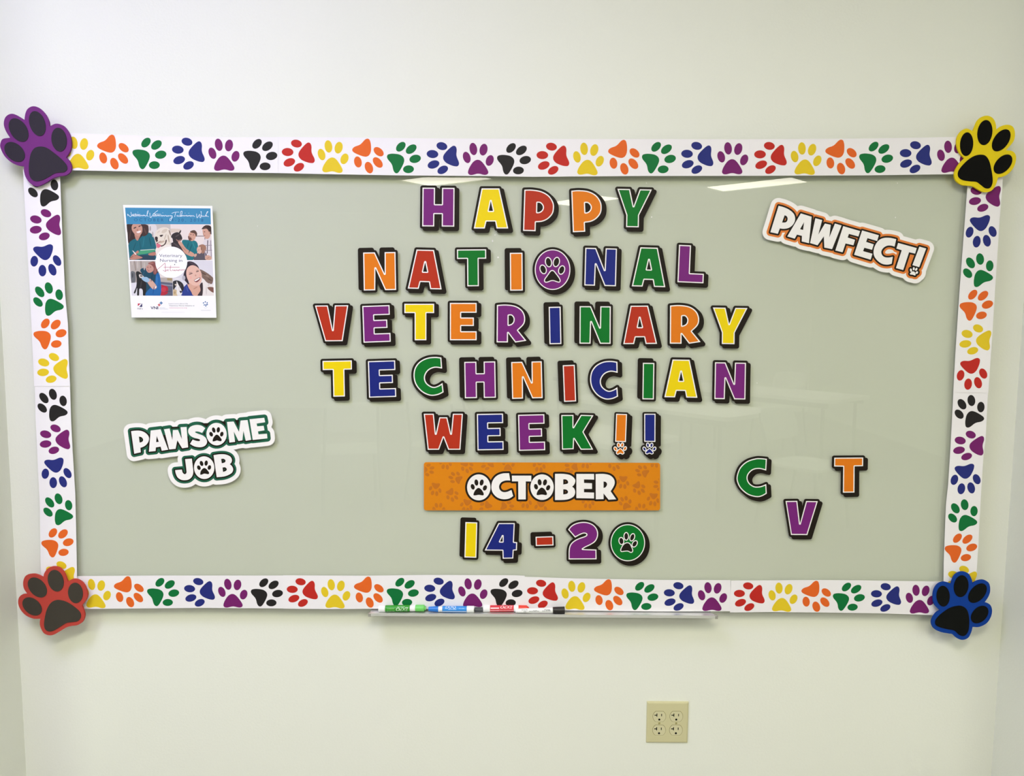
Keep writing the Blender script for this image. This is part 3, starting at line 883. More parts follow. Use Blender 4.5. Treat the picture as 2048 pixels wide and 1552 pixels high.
round_magnet('letter_magnet', 'letter', 'round purple letter O with a black paw, fifth letter of national', 'purple', tr(ell(324.5, 1357, 162.5, 142.5, 0, 60), 1024, 200, 4),
             [tr(l, 1024, 200, 4) for l in (ell(292, 1297, 42, 28, -12), ell(355, 1296, 42, 28, 14), ell(249, 1355, 40, 28, -20), ell(397, 1360, 39, 27, 20),
              smooth([(256, 1448), (260, 1430), (276, 1408), (293, 1383), (306, 1366), (322, 1360), (338, 1366), (352, 1383), (370, 1406), (385, 1430), (389, 1449), (379, 1461), (360, 1458), (341, 1451), (325, 1448), (308, 1451), (288, 1459), (267, 1461)], 3))], 1)
round_magnet('number_magnet', 'number', 'round green number 0 with a black paw, last digit of 20', 'green', tr(ell(1462, 598, 398, 372, 0, 60), 1120, 1030, 10.78),
             [tr(l, 1120, 1030, 10.78) for l in (ell(1323, 560, 86, 62, -8), ell(1428, 460, 92, 59, 0), ell(1558, 481, 92, 58, 20), ell(1611, 622, 85, 58, 32),
              smooth([(1300, 765), (1315, 705), (1370, 622), (1448, 588), (1512, 612), (1550, 680), (1577, 755), (1565, 803), (1520, 815), (1460, 787), (1390, 790), (1325, 798)], 4))], .93)

for colr, bar, paw, lab in (
        ('orange', [(833, 990), (920, 993), (911, 1217), (825, 1214)],
         [ell(853, 1241, 20, 14, -8), ell(882, 1240, 20, 14, 14), ell(828, 1271, 20, 14, -28), ell(904, 1268, 19, 14, 28),
          smooth([(832, 1305), (842, 1285), (867, 1266), (889, 1284), (899, 1304), (884, 1316), (866, 1308), (846, 1317)], 4)],
         'orange exclamation mark with a paw for its dot, after week'),
        ('blue', [(1058, 990), (1148, 990), (1147, 1215), (1058, 1214)],
         [ell(1087, 1241, 20, 14, -6), ell(1116, 1242, 20, 14, 14), ell(1060, 1272, 20, 14, -28), ell(1139, 1271, 19, 14, 28),
          smooth([(1065, 1304), (1076, 1284), (1100, 1266), (1122, 1284), (1133, 1304), (1118, 1315), (1100, 1307), (1080, 1315)], 4)],
         'blue exclamation mark with a paw for its dot, beside the orange one')):
    bar = tr(bar, 1024, 580, 4); paw = [tr(l, 1024, 580, 4) for l in paw]
    xs, ys, X, Y = grid([bar] + paw, 12, .35)
    Db = sdf([bar], X, Y); Dp = np.minimum.reduce([sdf([p], X, Y) for p in paw])
    D0 = np.minimum(Db, Dp)
    Ds = np.minimum.reduce([sdf([[(q[0] + 7.5, q[1] + 6.2) for q in p]], X, Y) for p in [bar] + paw])
    c = np.mean(np.array(bar), 0); Xc, Zc = wall_pt(c[0], c[1], YM)
    t = thing('exclamation_magnet', lab, 'exclamation mark', (Xc, YM, Zc))
    Dm = np.minimum.reduce([sdf([[(q[0] + 3.7, q[1] + 3.1) for q in p]], X, Y) for p in [bar] + paw])
    plate('magnet_sheet', contour(np.minimum(np.minimum(D0, Ds), Dm), xs, ys, 3.4), YM, .0012, M_BLACK, t)
    plate('white_outline', contour(Db, xs, ys, 0), YM - .00025, .00025, M_WHITE, t)
    mt = mat(colr + '_print', TONE[colr], 0.45, 0.2)
    plate('mark_face', contour(Db, xs, ys, -1.9), YM - .0005, .00025, mt, t)
    plate('paw_outline', contour(Dp, xs, ys, 0.2), YM - .00025, .00025, M_WHITE, t)
    plate('paw_pads', contour(Dp, xs, ys, -1.5), YM - .0005, .00025, mt, t)

# ================================================================== WORD SIGNS
Z1, Z2 = (1520, 390, 11.083), (1690, 440, 11.083)
PAWFECT = [
    [smooth([(412, 240, 1), (520, 268), (640, 322), (735, 400), (776, 490), (768, 590), (710, 680), (620, 735), (520, 750), (440, 740, 1), (395, 860, 1), (230, 825, 1)], 4), smooth([(545, 450, 1), (590, 468), (613, 520), (600, 578), (560, 608), (488, 610, 1)], 4), Z1],
    [[(905, 408), (1145, 482), (1085, 1068), (925, 1030), (930, 905), (820, 878), (770, 968), (605, 918)], [(978, 600), (955, 775), (888, 758)], Z1],
    [[(1228, 515), (1378, 555), (1292, 880), (1440, 632), (1568, 662), (1535, 945), (1662, 632), (1808, 675), (1598, 1200), (1425, 1165), (1416, 915), (1275, 1115), (1110, 1065)], Z1],
    [[(-39, 136), (335, 245), (297, 365), (88, 308), (58, 388), (222, 440), (187, 560), (12, 520), (-54, 716), (-214, 676)], Z2],
    [[(380, 232), (750, 338), (712, 465), (498, 402), (468, 485), (638, 540), (600, 660), (428, 615), (400, 690), (608, 748), (568, 880), (202, 770)], Z2],
    [smooth([(1135, 425, 1), (1100, 590, 1), (1020, 568), (930, 572), (850, 620), (805, 700), (825, 780), (890, 825), (980, 830), (1060, 815, 1), (1035, 970, 1), (940, 990), (820, 970), (710, 890), (645, 790), (635, 680), (670, 560), (750, 450), (860, 398), (1000, 395)], 4), Z2],
    [[(1178, 508), (1590, 622), (1555, 745), (1420, 715), (1290, 1110), (1130, 1065), (1258, 670), (1140, 632)], Z2],
    [[(1650, 590), (1800, 632), (1645, 1045), (1495, 1000)], Z2],
]
PAWFECT_PAW = [ell(1462, 1112, 38, 22, -8), ell(1525, 1080, 36, 21, 2), ell(1580, 1092, 36, 22, 28), ell(1592, 1166, 32, 24, 42),
               smooth([(1440, 1188), (1470, 1155), (1505, 1138), (1540, 1150), (1562, 1190), (1556, 1230), (1500, 1213), (1452, 1208)], 4)]
Z3, Z4, Z5 = (240, 820, 11.083), (390, 820, 11.083), (320, 880, 11.378)
PAWSOME = [
    [smooth([(245, 470, 1), (350, 457), (460, 462), (560, 505), (630, 580), (641, 665), (600, 750), (530, 808), (452, 838, 1), (460, 938, 1), (315, 970, 1)], 4), smooth([(418, 588, 1), (470, 600), (508, 640), (508, 685), (475, 712), (435, 722, 1)], 4), Z3],
    [[(680, 455), (900, 428), (1068, 880), (925, 905), (900, 812), (795, 830), (788, 910), (640, 925)], [(815, 570), (860, 705), (800, 712)], Z3],
    [[(975, 428), (1100, 408), (1160, 670), (1172, 445), (1285, 440), (1372, 650), (1342, 382), (1475, 375), (1510, 828), (1378, 850), (1270, 670), (1232, 862), (1090, 875)], Z3],
    [smooth([(1890, 403, 1), (1820, 508, 1), (1742, 480), (1680, 478), (1668, 498), (1740, 530), (1832, 565), (1900, 620), (1930, 700), (1905, 770), (1840, 815), (1750, 826), (1645, 805), (1552, 752, 1), (1610, 655, 1), (1690, 683), (1757, 688), (1774, 660), (1730, 638), (1640, 615), (1560, 570), (1514, 500), (1520, 420), (1580, 360), (1690, 330), (1800, 345)], 4), Z3],
    [ell(478, 535, 250, 225, -4, 44), Z4],
    [[(708, 265), (855, 255), (975, 485), (1010, 235), (1165, 222), (1245, 662), (1125, 685), (1072, 460), (1050, 672), (965, 688), (858, 475), (888, 708), (762, 722)], Z4],
    [[(1208, 205), (1535, 172), (1555, 272), (1365, 300), (1378, 362), (1522, 350), (1540, 450), (1395, 475), (1408, 540), (1595, 525), (1605, 628), (1280, 665)], Z4],
    [smooth([(570, 435, 1), (725, 422, 1), (745, 600), (758, 720), (735, 820), (670, 890), (580, 915), (480, 905), (400, 850), (357, 760), (345, 685, 1), (498, 672, 1), (515, 740), (560, 778), (600, 750), (600, 680)], 4), Z5],
    [ell(1005, 630, 258, 231, -4, 44), Z5],
    [smooth([(1218, 345, 1), (1350, 325), (1480, 328), (1590, 370), (1635, 440), (1628, 505), (1588, 550, 1), (1640, 600), (1665, 670), (1640, 740), (1560, 795), (1450, 832), (1290, 848, 1)], 4),
     smooth([(1392, 430, 1), (1450, 428), (1490, 465), (1475, 508), (1405, 530, 1)], 4), smooth([(1422, 628, 1), (1480, 622), (1520, 660), (1500, 702), (1435, 728, 1)], 4), Z5],
]
PAWSOME_PADS = [(l, Z4) for l in (ell(358, 537, 54, 38, -25), ell(415, 445, 60, 36, -18), ell(516, 440, 60, 37, 8), ell(593, 535, 54, 37, 16),
                smooth([(390, 690), (402, 630), (440, 572), (480, 546), (522, 564), (562, 612), (590, 655), (578, 690), (535, 688), (490, 674), (440, 690), (408, 697)], 4))] + \
               [(l, Z5) for l in (ell(884, 630, 54, 39, -25), ell(945, 534, 60, 38, -18), ell(1050, 526, 60, 37, 8), ell(1123, 626, 54, 38, 16),
                smooth([(915, 775), (927, 710), (970, 654), (1010, 638), (1050, 656), (1092, 705), (1117, 745), (1105, 775), (1062, 773), (1010, 764), (962, 782), (928, 790)], 4))]


def word_sign(name, label, words, extra, pads, band, r_black, r_band, r_white):
    glyphs = [[tr(l, *w[-1]) for l in w[:-1]] for w in words]
    glyphs += [[tr(l, *z)] for l, z in extra]
    allp = [l for g in glyphs for l in g]
    xs, ys, X, Y = grid(allp, r_white + 4, .5)
    D = np.full(X.shape, 1e6)
    for g in glyphs:
        P = np.concatenate([np.array(l)[:, :2] for l in g]); m = r_white + 6
        i0, i1 = np.searchsorted(xs, [P[:, 0].min() - m, P[:, 0].max() + m]); j0, j1 = np.searchsorted(ys, [P[:, 1].min() - m, P[:, 1].max() + m])
        s = np.s_[j0:j1, i0:i1]; D[s] = np.minimum(D[s], sdf(g, X[s], Y[s]))
    Yf = Y_GLASS - .0035
    c = np.mean(np.array(allp[0])[:, :2], 0); Xc, Zc = wall_pt(c[0], c[1], Yf)
    t = thing(name, label, 'sign', (Xc, Yf, Zc))
    plate('card', contour(D, xs, ys, r_white), Yf, .0008, M_WHITE, t)
    plate('coloured_border', contour(D, xs, ys, r_band), Yf - .0002, .0002, mat('sign_band', band, .4, .4), t)
    cb = [l for l in contour(D, xs, ys, r_black)]
    plate('black_outline', cb, Yf - .0004, .0002, M_BLACK, t)
    for g in glyphs[:len(words)]:
        plate('letter', g, Yf - .0006, .0002, M_WHITE, t)
    for g in glyphs[len(words):]:
        plate('paw_pad', g, Yf - .0006, .0002, M_WHITE, t)
    for l, z in pads:
        plate('paw_pad', [tr(l, *z)], Yf - .0008, .0002, M_BLACK, t, label='black paw pad')
    return t


word_sign('word_sign', 'tilted white sign reading pawfect with an orange and black outline', PAWFECT, [(l, Z2) for l in PAWFECT_PAW], [], (220, 122, 40), 3.5, 7.6, 15.8)
word_sign('word_sign', 'white sign reading pawsome job with a green and black outline', PAWSOME, [], PAWSOME_PADS, (20, 92, 66), 2.9, 6.6, 15.0)

# ------------------------------------------------------------------ October banner
Z6, Z7 = (840, 910, 8.533), (1070, 910, 7.877)

card = []
for cx, cy, a0 in ((1315.5, 930.5, -90), (1315.5, 1016, 0), (852.5, 1016, 90), (852.5, 929.2, 180)):
    for k in range(6):
        a = R(a0 + 18 * k); card.append((cx + 4.8 * math.cos(a), cy + 4.8 * math.sin(a)))
OCT = [
    [ell(1003, 553, 222, 200, 0, 44), Z6],
    [smooth([(1520, 310, 1), (1540, 435, 1), (1455, 437), (1385, 468), (1350, 530), (1362, 590), (1410, 630), (1480, 630), (1560, 598, 1), (1590, 700, 1), (1520, 743), (1420, 755), (1320, 725), (1245, 650), (1218, 560), (1235, 450), (1300, 362), (1400, 317)], 4), Z6],
    [[(1568, 352), (1900, 352), (1898, 452), (1805, 450), (1805, 758), (1678, 758), (1675, 450), (1570, 450)], Z6],
    [ell(111, 507, 202, 184, 0, 44), Z7],
    [smooth([(315, 297, 1), (450, 297), (560, 320), (628, 380), (633, 430), (612, 472), (585, 498, 1), (620, 532), (633, 590), (610, 650), (540, 692), (450, 708), (315, 710, 1)], 4),
     smooth([(445, 383, 1), (490, 386), (520, 415), (512, 450), (445, 465, 1)], 4), smooth([(445, 540, 1), (495, 546), (521, 578), (503, 610), (445, 622, 1)], 4), Z7],
    [[(652, 298), (930, 298), (932, 388), (772, 385), (772, 440), (898, 445), (898, 535), (772, 535), (772, 588), (930, 592), (930, 685), (652, 680)], Z7],
    [smooth([(955, 300, 1), (1090, 298), (1190, 325), (1248, 390), (1250, 470), (1192, 572, 1), (1280, 698, 1), (1160, 705, 1), (1080, 605, 1), (1080, 695, 1), (958, 698, 1)], 4),
     smooth([(1080, 418, 1), (1115, 425), (1136, 460), (1115, 505), (1080, 520, 1)], 4), Z7],
]
OCT_PADS = [(l, Z6) for l in (ell(900, 543, 48, 33, -18), ell(962, 470, 53, 33, -8), ell(1052, 470, 53, 33, 14), ell(1108, 562, 47, 33, 24),
            smooth([(912, 678), (930, 622), (968, 576), (1003, 562), (1045, 588), (1078, 636), (1088, 672), (1070, 690), (1005, 680), (936, 690)], 4))] + \
           [(l, Z7) for l in (ell(16, 500, 44, 30, -18), ell(73, 430, 49, 31, -8), ell(157, 432, 49, 31, 14), ell(207, 516, 44, 30, 24),
            smooth([(25, 620), (42, 568), (78, 527), (110, 513), (150, 538), (180, 586), (188, 617), (170, 632), (110, 623), (45, 632)], 4))]
YO = Y_GLASS - .0016
cx, cz = wall_pt(1084, 973, YO)
ob = thing('month_banner', 'orange banner reading october in white letters on a paw pattern', 'banner', (cx, YO, cz))
plate('card', [card], YO, .001, mat('orange_card', (214, 130, 16), .45, .2), ob)
glyphs = [[tr(l, *w[-1]) for l in w[:-1]] for w in OCT]
xs, ys, X, Y = grid([l for g in glyphs for l in g], 9, .4)
D = np.minimum.reduce([sdf(g, X, Y) for g in glyphs])
# printed paws behind the word, cut by the edge of the card
BGP = [(135, 255, -88, 6), (435, 138, 180, 6), (800, 192, -144, 6), (1150, 150, 100, 6), (1508, 150, 0, 6), (605, 390, 65, 6), (258, 587, 176, 6), (548, 680, -144, 6), (320, 928, 8, 6),
       (790, 868, 172, 6), (1120, 898, 140, 6), (1490, 892, -100, 6), (1800, 800, 180, 6), (90, 830, 180, 7), (65, 168, 180, 7), (572, 190, 100, 7), (795, 110, 180, 7), (1250, 142, -150, 7),
       (1690, 258, 62, 7), (1385, 433, 180, 7), (1635, 522, -144, 7), (1860, 703, 178, 7), (1420, 752, 22, 7), (1965, 462, 92, 7), (835, 742, 180, 7), (1677, 862, 0, 7), (1885, 98, 180, 7)]
M_PAWTONE = mat('dark_orange_print', (190, 108, 18), .4, .4)
card_c = [(849, 926), (1318, 927.6), (1318, 1019.6), (849, 1019.4)]
xs2, ys2, X2, Y2 = grid([card], 2, .5)
dW = sdf([card_c], X2, Y2)
dB = np.full(X2.shape, 99.0)
i0, i1 = np.searchsorted(xs2, [xs[0], xs[-1]]); j0, j1 = np.searchsorted(ys2, [ys[0], ys[-1]])
gx = ((X2[j0:j1, i0:i1] - xs[0]) / .4).astype(int).clip(0, len(xs) - 1); gy = ((Y2[j0:j1, i0:i1] - ys[0]) / .4).astype(int).clip(0, len(ys) - 1)
dB[j0:j1, i0:i1] = D[gy, gx] - 4.6
for bx, by, rt, zz in BGP:
    ox, oy, k = Z6 if zz == 6 else Z7
    px, py = ox + bx / k, oy + by / k
    lp = [[(px + p[0] * 25.5, py - p[1] * 25.5) for p in l] for l in rot_loops(PAW_U, rt)]
    i0, i1 = np.searchsorted(xs2, [px - 17, px + 17]); j0, j1 = np.searchsorted(ys2, [py - 17, py + 17])
    if i1 - i0 < 4 or j1 - j0 < 4: continue
    s = np.s_[j0:j1, i0:i1]
    d = np.minimum.reduce([sdf([l], X2[s], Y2[s]) for l in lp])
    d = np.maximum(np.maximum(d, dW[s]), -dB[s])
    d[0] = d[-1] = 1; d[:, 0] = d[:, -1] = 1
    L = contour(d, xs2[i0:i1], ys2[j0:j1], 0)
    if L: plate('printed_paw', L, YO - .0001, .0001, M_PAWTONE, ob)
plate('black_outline', contour(D, xs, ys, 4.0), YO - .0003, .0003, M_BLACK, ob)
for g in glyphs: plate('letter', g, YO - .0005, .0002, M_WHITE, ob)
for l, z in OCT_PADS: plate('paw_pad', [tr(l, *z)], YO - .0007, .0002, M_BLACK, ob)

# ================================================================== POSTER
ZP = (230, 390, 5.968)
YP = Y_GLASS - .006
cx, cz = wall_pt(345, 634, YP)
po = thing('poster', 'printed veterinary technician week poster with four photos and blue header', 'poster', (cx, YP, cz))
T_ = lambda l: tr(l, *ZP)
plate('sheet', [T_([(95, 118), (600, 124), (1160, 130), (1172, 360), (1185, 650), (1197, 1050), (1210, 1465), (700, 1463), (198, 1462), (172, 1050), (150, 700), (122, 400)])], YP, .0004, mat('poster_paper', (0.88, 0.88, 0.90), .3, .45, lin=True), po)
h = Print(YP - .00005)
h.poly(T_([(120, 150), (1140, 160), (1145, 350), (137, 348)]), (58, 134, 176), False)
TX = (26, 84, 132)


def ptext(pr, s, x0, yt, x1, yb, col, skew=0, shear=0):
    ox, oy, k = ZP; pr.text(s, ox + x0 / k, oy + yt / k, ox + x1 / k, oy + yb / k, col, skew / k, shear)


ptext(h, 'O C T O B E R   1 4 - 2 0 ,   2 0 1 8', 228, 278, 1053, 313, TX, 6)
ZA, ZB = (235, 400, 12.42), (330, 400, 12.42)
SCR = [
    (ZA, [(250, 345), (258, 395)]), (ZA, [(252, 350), (285, 385), (320, 415), (345, 395), (335, 300)]),
    (ZA, [(345, 398), (365, 375), (388, 372), (375, 397), (398, 395), (402, 372), (412, 400), (432, 395), (447, 330), (442, 395), (462, 400), (482, 372), (487, 400), (512, 380), (532, 376), (526, 398), (548, 398), (560, 378), (575, 400), (592, 378), (606, 380), (614, 400), (636, 376), (656, 376), (648, 400), (680, 376), (692, 400), (716, 395), (740, 350), (768, 280), (760, 265), (740, 290), (738, 390), (772, 405)]),
    (ZA, [(370, 355), (570, 360)]), (ZA, [(502, 302), (510, 308)]),
    (ZA, [(803, 318), (812, 425), (835, 430), (900, 340), (1003, 260)]),
    (ZA, [(880, 402), (902, 376), (896, 400), (920, 400), (942, 342), (938, 400), (960, 392), (977, 376), (970, 400), (1000, 382), (1012, 374), (1016, 400), (1040, 377), (1055, 402), (1080, 380), (1092, 380), (1100, 408), (1122, 380), (1132, 400), (1150, 382), (1166, 404), (1182, 382), (1200, 382), (1211, 404), (1240, 382), (1228, 402), (1252, 402), (1270, 382), (1276, 402), (1302, 386), (1330, 388), (1320, 410), (1357, 386), (1350, 450), (1320, 510), (1295, 508), (1305, 468), (1372, 420)]),
    (ZA, [(880, 346), (1080, 356)]), (ZA, [(1122, 318), (1130, 324)]),
    (ZB, [(165, 332), (258, 302), (352, 302)]), (ZB, [(265, 310), (240, 422)]),
    (ZB, [(290, 397), (307, 376), (300, 400), (330, 400), (346, 378), (335, 402), (366, 400), (388, 376), (372, 402), (400, 395), (428, 300), (412, 275), (390, 300), (380, 400), (412, 402), (427, 380), (436, 402), (456, 380), (466, 402), (490, 382), (497, 402), (522, 382), (542, 380), (536, 402), (560, 400), (576, 382), (582, 402), (612, 382), (627, 382), (620, 402), (646, 402), (661, 382), (671, 402), (700, 384), (712, 402), (742, 406)]),
    (ZB, [(497, 322), (505, 328)]), (ZB, [(588, 324), (596, 330)]),
    (ZB, [(785, 340), (790, 430), (812, 432), (862, 350), (866, 430), (892, 430), (902, 290), (885, 300)]),
    (ZB, [(890, 402), (922, 382), (915, 406), (947, 405), (962, 382), (952, 406), (985, 406), (1003, 382), (1062, 300), (1066, 285), (1042, 300), (1010, 412), (1042, 378), (1030, 395), (1087, 416)]),
]
for z, p in SCR: h.stroke(tr(p, *z), 0.75, (235, 244, 250))
h.build('header_band', po)

PH = {
    'a': [((205, 195, 190), 0, [(137, 348), (662, 350), (680, 777), (173, 775)]),
          ((228, 222, 222), 1, [(400, 360), (480, 352), (500, 420), (470, 520), (400, 440)]),
          ((54, 36, 38), 1, [(140, 350), (365, 350), (402, 400), (388, 470), (330, 500), (250, 560), (165, 585), (150, 450)]),
          ((24, 104, 120), 1, [(163, 585), (245, 520), (272, 540), (335, 480), (400, 448), (455, 490), (492, 620), (480, 700), (472, 777), (174, 775)]),
          ((192, 140, 122), 1, [(236, 460), (302, 470), (285, 520), (268, 545), (245, 520)]),
          ((206, 156, 138), 1, [(215, 349), (308, 349), (327, 400), (320, 452), (285, 492), (238, 470), (200, 410)]),
          ((70, 46, 46), 1, [(310, 350), (372, 352), (402, 400), (388, 468), (335, 492), (326, 440), (328, 390)]),
          ((60, 40, 44), 1, [(222, 392), (250, 380), (252, 390), (228, 402)]), ((60, 40, 44), 1, [(282, 372), (306, 362), (305, 372), (285, 382)]),
          ((250, 240, 236), 1, [(258, 438), (308, 425), (300, 448), (270, 454)]),
          ((40, 66, 88), 0, [(300, 715), (478, 720), (474, 777), (290, 775)]),
          ((72, 164, 122), 0, [(300, 658), (476, 646), (500, 664), (380, 700), (262, 716)]), ((225, 238, 232), 0, [(300, 656), (470, 645), (478, 650), (305, 663)]),
          ((196, 136, 120), 1, [(188, 735), (235, 690), (275, 662), (282, 690), (250, 712), (330, 748), (240, 770), (180, 768)]),
          ((190, 130, 112), 1, [(400, 700), (470, 680), (490, 700), (470, 722), (410, 720)]),
          ((245, 245, 245), 0, [(204, 664), (214, 660), (258, 712), (246, 714)]),
          ((236, 226, 212), 1, [(478, 470), (500, 420), (560, 388), (625, 392), (662, 440), (672, 540), (640, 600), (560, 618), (500, 588), (474, 530)]),
          ((245, 238, 230), 1, [(486, 640), (560, 612), (650, 590), (690, 640), (560, 720), (500, 720)]),
          ((150, 128, 112), 1, [(640, 420), (655, 430), (672, 490), (655, 470)]),
          ((56, 40, 48), 1, [(476, 505), (498, 496), (512, 515), (500, 545), (482, 540)]), ((62, 46, 44), 1, [(532, 482), (572, 474), (568, 488), (548, 500)]),
          ((66, 40, 38), 1, [(606, 535), (618, 545), (600, 590), (550, 616), (500, 578), (508, 572), (552, 602), (592, 580)]),
          ((226, 118, 138), 1, [(496, 578), (548, 598), (530, 626), (505, 630)])],
    'b': [((238, 226, 224), 0, [(662, 350), (1148, 352), (1163, 777), (680, 777)]),
          ((224, 206, 192), 0, [(663, 400), (780, 405), (790, 440), (665, 450)]),
          ((56, 46, 50), 0, [(975, 487), (1077, 487), (1077, 532), (1070, 532), (1070, 494), (975, 494)]),
          ((56, 46, 52), 1, [(640, 608), (700, 560), (760, 570), (830, 640), (862, 710), (850, 740), (760, 650)]),
          ((50, 42, 48), 1, [(668, 500), (690, 462), (745, 444), (782, 468), (800, 505), (797, 535), (745, 575), (700, 580), (686, 520)]),
          ((50, 42, 48), 1, [(762, 450), (782, 420), (790, 428), (778, 458)]), ((160, 118, 108), 1, [(728, 524), (755, 540), (790, 530), (768, 558), (740, 548)]),
          ((24, 116, 128), 1, [(798, 548), (880, 538), (960, 548), (990, 600), (982, 690), (930, 777), (858, 777), (840, 690)]),
          ((214, 164, 144), 1, [(888, 452), (940, 440), (966, 470), (952, 530), (915, 550), (876, 520)]),
          ((96, 66, 56), 1, [(900, 432), (950, 420), (980, 458), (968, 500), (952, 462), (905, 448)]),
          ((112, 70, 60), 1, [(872, 492), (896, 500), (914, 520), (900, 548), (880, 535)]),
          ((214, 162, 142), 1, [(752, 562), (790, 560), (850, 640), (944, 700), (925, 735), (840, 700), (790, 625)]),
          ((228, 220, 224), 1, [(1050, 570), (1095, 520), (1150, 530), (1164, 777), (1080, 777), (1070, 650)]),
          ((86, 74, 90), 0, [(1102, 540), (1112, 540), (1104, 700), (1095, 700)]), ((120, 108, 122), 0, [(1140, 540), (1146, 540), (1152, 740), (1145, 740)]),
          ((140, 128, 140), 0, [(1060, 600), (1156, 596), (1157, 602), (1062, 607)]), ((140, 128, 140), 0, [(1070, 660), (1159, 656), (1160, 662), (1071, 667)]),
          ((216, 168, 148), 1, [(1046, 412), (1110, 398), (1142, 440), (1130, 505), (1095, 525), (1062, 495)]),
          ((58, 40, 40), 1, [(1034, 408), (1075, 364), (1135, 368), (1154, 410), (1150, 470), (1125, 445), (1095, 402)]),
          ((92, 86, 98), 1, [(965, 705), (1020, 690), (1085, 690), (1090, 777), (942, 777)]),
          ((166, 122, 102), 1, [(996, 610), (1045, 588), (1086, 615), (1082, 670), (1040, 700), (1015, 650)]),
          ((226, 182, 164), 1, [(984, 625), (1022, 622), (1032, 680), (1005, 702), (978, 668)]),
          ((214, 168, 148), 1, [(1078, 728), (1120, 720), (1156, 748), (1130, 777), (1078, 768)])],
    'c': [((186, 176, 170), 0, [(176, 788), (688, 785), (690, 1203), (200, 1200)]),
          ((160, 146, 138), 0, [(225, 788), (240, 788), (255, 900), (240, 900)]), ((160, 146, 138), 0, [(300, 788), (318, 788), (322, 870), (306, 880)]),
          ((110, 112, 118), 1, [(188, 920), (240, 925), (245, 1030), (200, 1050)]),
          ((232, 230, 238), 0, [(186, 1050), (300, 1040), (350, 1200), (200, 1200)]),
          ((232, 226, 222), 0, [(500, 800), (688, 800), (688, 990), (530, 985)]), ((170, 150, 110), 0, [(620, 990), (680, 992), (680, 1022), (625, 1020)]),
          ((96, 100, 122), 0, [(540, 1035), (688, 1050), (690, 1203), (545, 1203)]), ((150, 150, 168), 0, [(540, 1060), (688, 1078), (688, 1090), (540, 1075)]),
          ((186, 42, 62), 1, [(528, 1078), (595, 1082), (632, 1108), (622, 1180), (535, 1192)]),
          ((24, 72, 96), 1, [(300, 900), (345, 870), (400, 890), (480, 895), (530, 955), (540, 1200), (360, 1198), (350, 1000)]),
          ((34, 104, 172), 1, [(400, 1130), (470, 1060), (492, 945), (535, 960), (541, 1200), (368, 1197)]),
          ((204, 154, 142), 1, [(374, 850), (420, 826), (462, 870), (450, 912), (402, 928), (370, 892)]),
          ((138, 80, 78), 1, [(395, 820), (425, 800), (470, 798), (502, 850), (505, 920), (480, 950), (456, 930), (462, 872), (430, 832)]),
          ((216, 172, 156), 1, [(376, 1022), (420, 1000), (498, 1088), (478, 1124), (440, 1115)]),
          ((34, 33, 38), 1, [(250, 925), (280, 912), (330, 950), (368, 1015), (372, 1120), (358, 1200), (335, 1200), (328, 1130), (292, 1120), (286, 1200), (264, 1200), (264, 1110), (244, 1168), (224, 1166), (254, 1090), (258, 1000)]),
          ((226, 214, 208), 1, [(286, 950), (320, 952), (345, 978), (300, 990)]), ((34, 33, 38), 1, [(300, 960), (320, 960), (322, 972), (306, 974)]),
          ((160, 196, 226), 1, [(318, 985), (380, 980), (414, 1018), (382, 1042), (330, 1015)])],
    'd': [((226, 224, 234), 0, [(690, 785), (1165, 782), (1180, 1203), (692, 1203)]),
          ((128, 104, 94), 1, [(1008, 890), (1080, 918), (1150, 968), (1172, 1000), (1155, 1062), (1100, 1045), (1040, 985)]),
          ((240, 233, 230), 1, [(1040, 1000), (1110, 1058), (1175, 1075), (1179, 1200), (1030, 1200)]),
          ((128, 88, 76), 1, [(1104, 1102), (1176, 1104), (1179, 1165), (1130, 1140)]),
          ((42, 62, 144), 1, [(800, 1130), (850, 1070), (885, 1060), (945, 1200), (795, 1200)]),
          ((222, 172, 152), 1, [(868, 1050), (1000, 1070), (1030, 1130), (990, 1200), (930, 1195), (890, 1130)]),
          ((58, 44, 52), 1, [(1012, 1075), (1046, 1050), (1042, 1200), (985, 1202), (1020, 1140)]),
          ((46, 36, 50), 1, [(862, 802), (925, 798), (985, 840), (1008, 900), (950, 850), (880, 870), (860, 960), (885, 1065), (850, 1040), (815, 985), (835, 890)]),
          ((236, 192, 176), 1, [(866, 870), (920, 838), (985, 862), (1032, 935), (1032, 1030), (990, 1080), (920, 1072), (868, 1010), (850, 935)]),
          ((90, 60, 62), 1, [(885, 942), (920, 930), (925, 936), (890, 950)]), ((90, 60, 62), 1, [(968, 912), (998, 905), (1000, 912), (972, 920)]),
          ((124, 52, 62), 1, [(942, 1018), (1012, 982), (1012, 1012), (975, 1042)]), ((250, 246, 242), 1, [(948, 1018), (1008, 988), (1002, 1006), (965, 1028)]),
          ((214, 190, 152), 0, [(693, 1110), (745, 1140), (745, 1203), (693, 1203)]),
          ((40, 38, 46), 1, [(690, 1035), (745, 1020), (800, 1048), (822, 1100), (805, 1150), (768, 1130), (740, 1080), (700, 1130), (690, 1100)]),
          ((242, 238, 236), 1, [(735, 1030), (756, 1068), (795, 1140), (795, 1188), (740, 1190), (738, 1120)]),
          ((48, 40, 52), 1, [(770, 1146), (792, 1144), (798, 1160), (782, 1170)])],
}
def dab(x, y, a, b, t, col): return (col, 0, ell(x, y, a, b, t, 12))


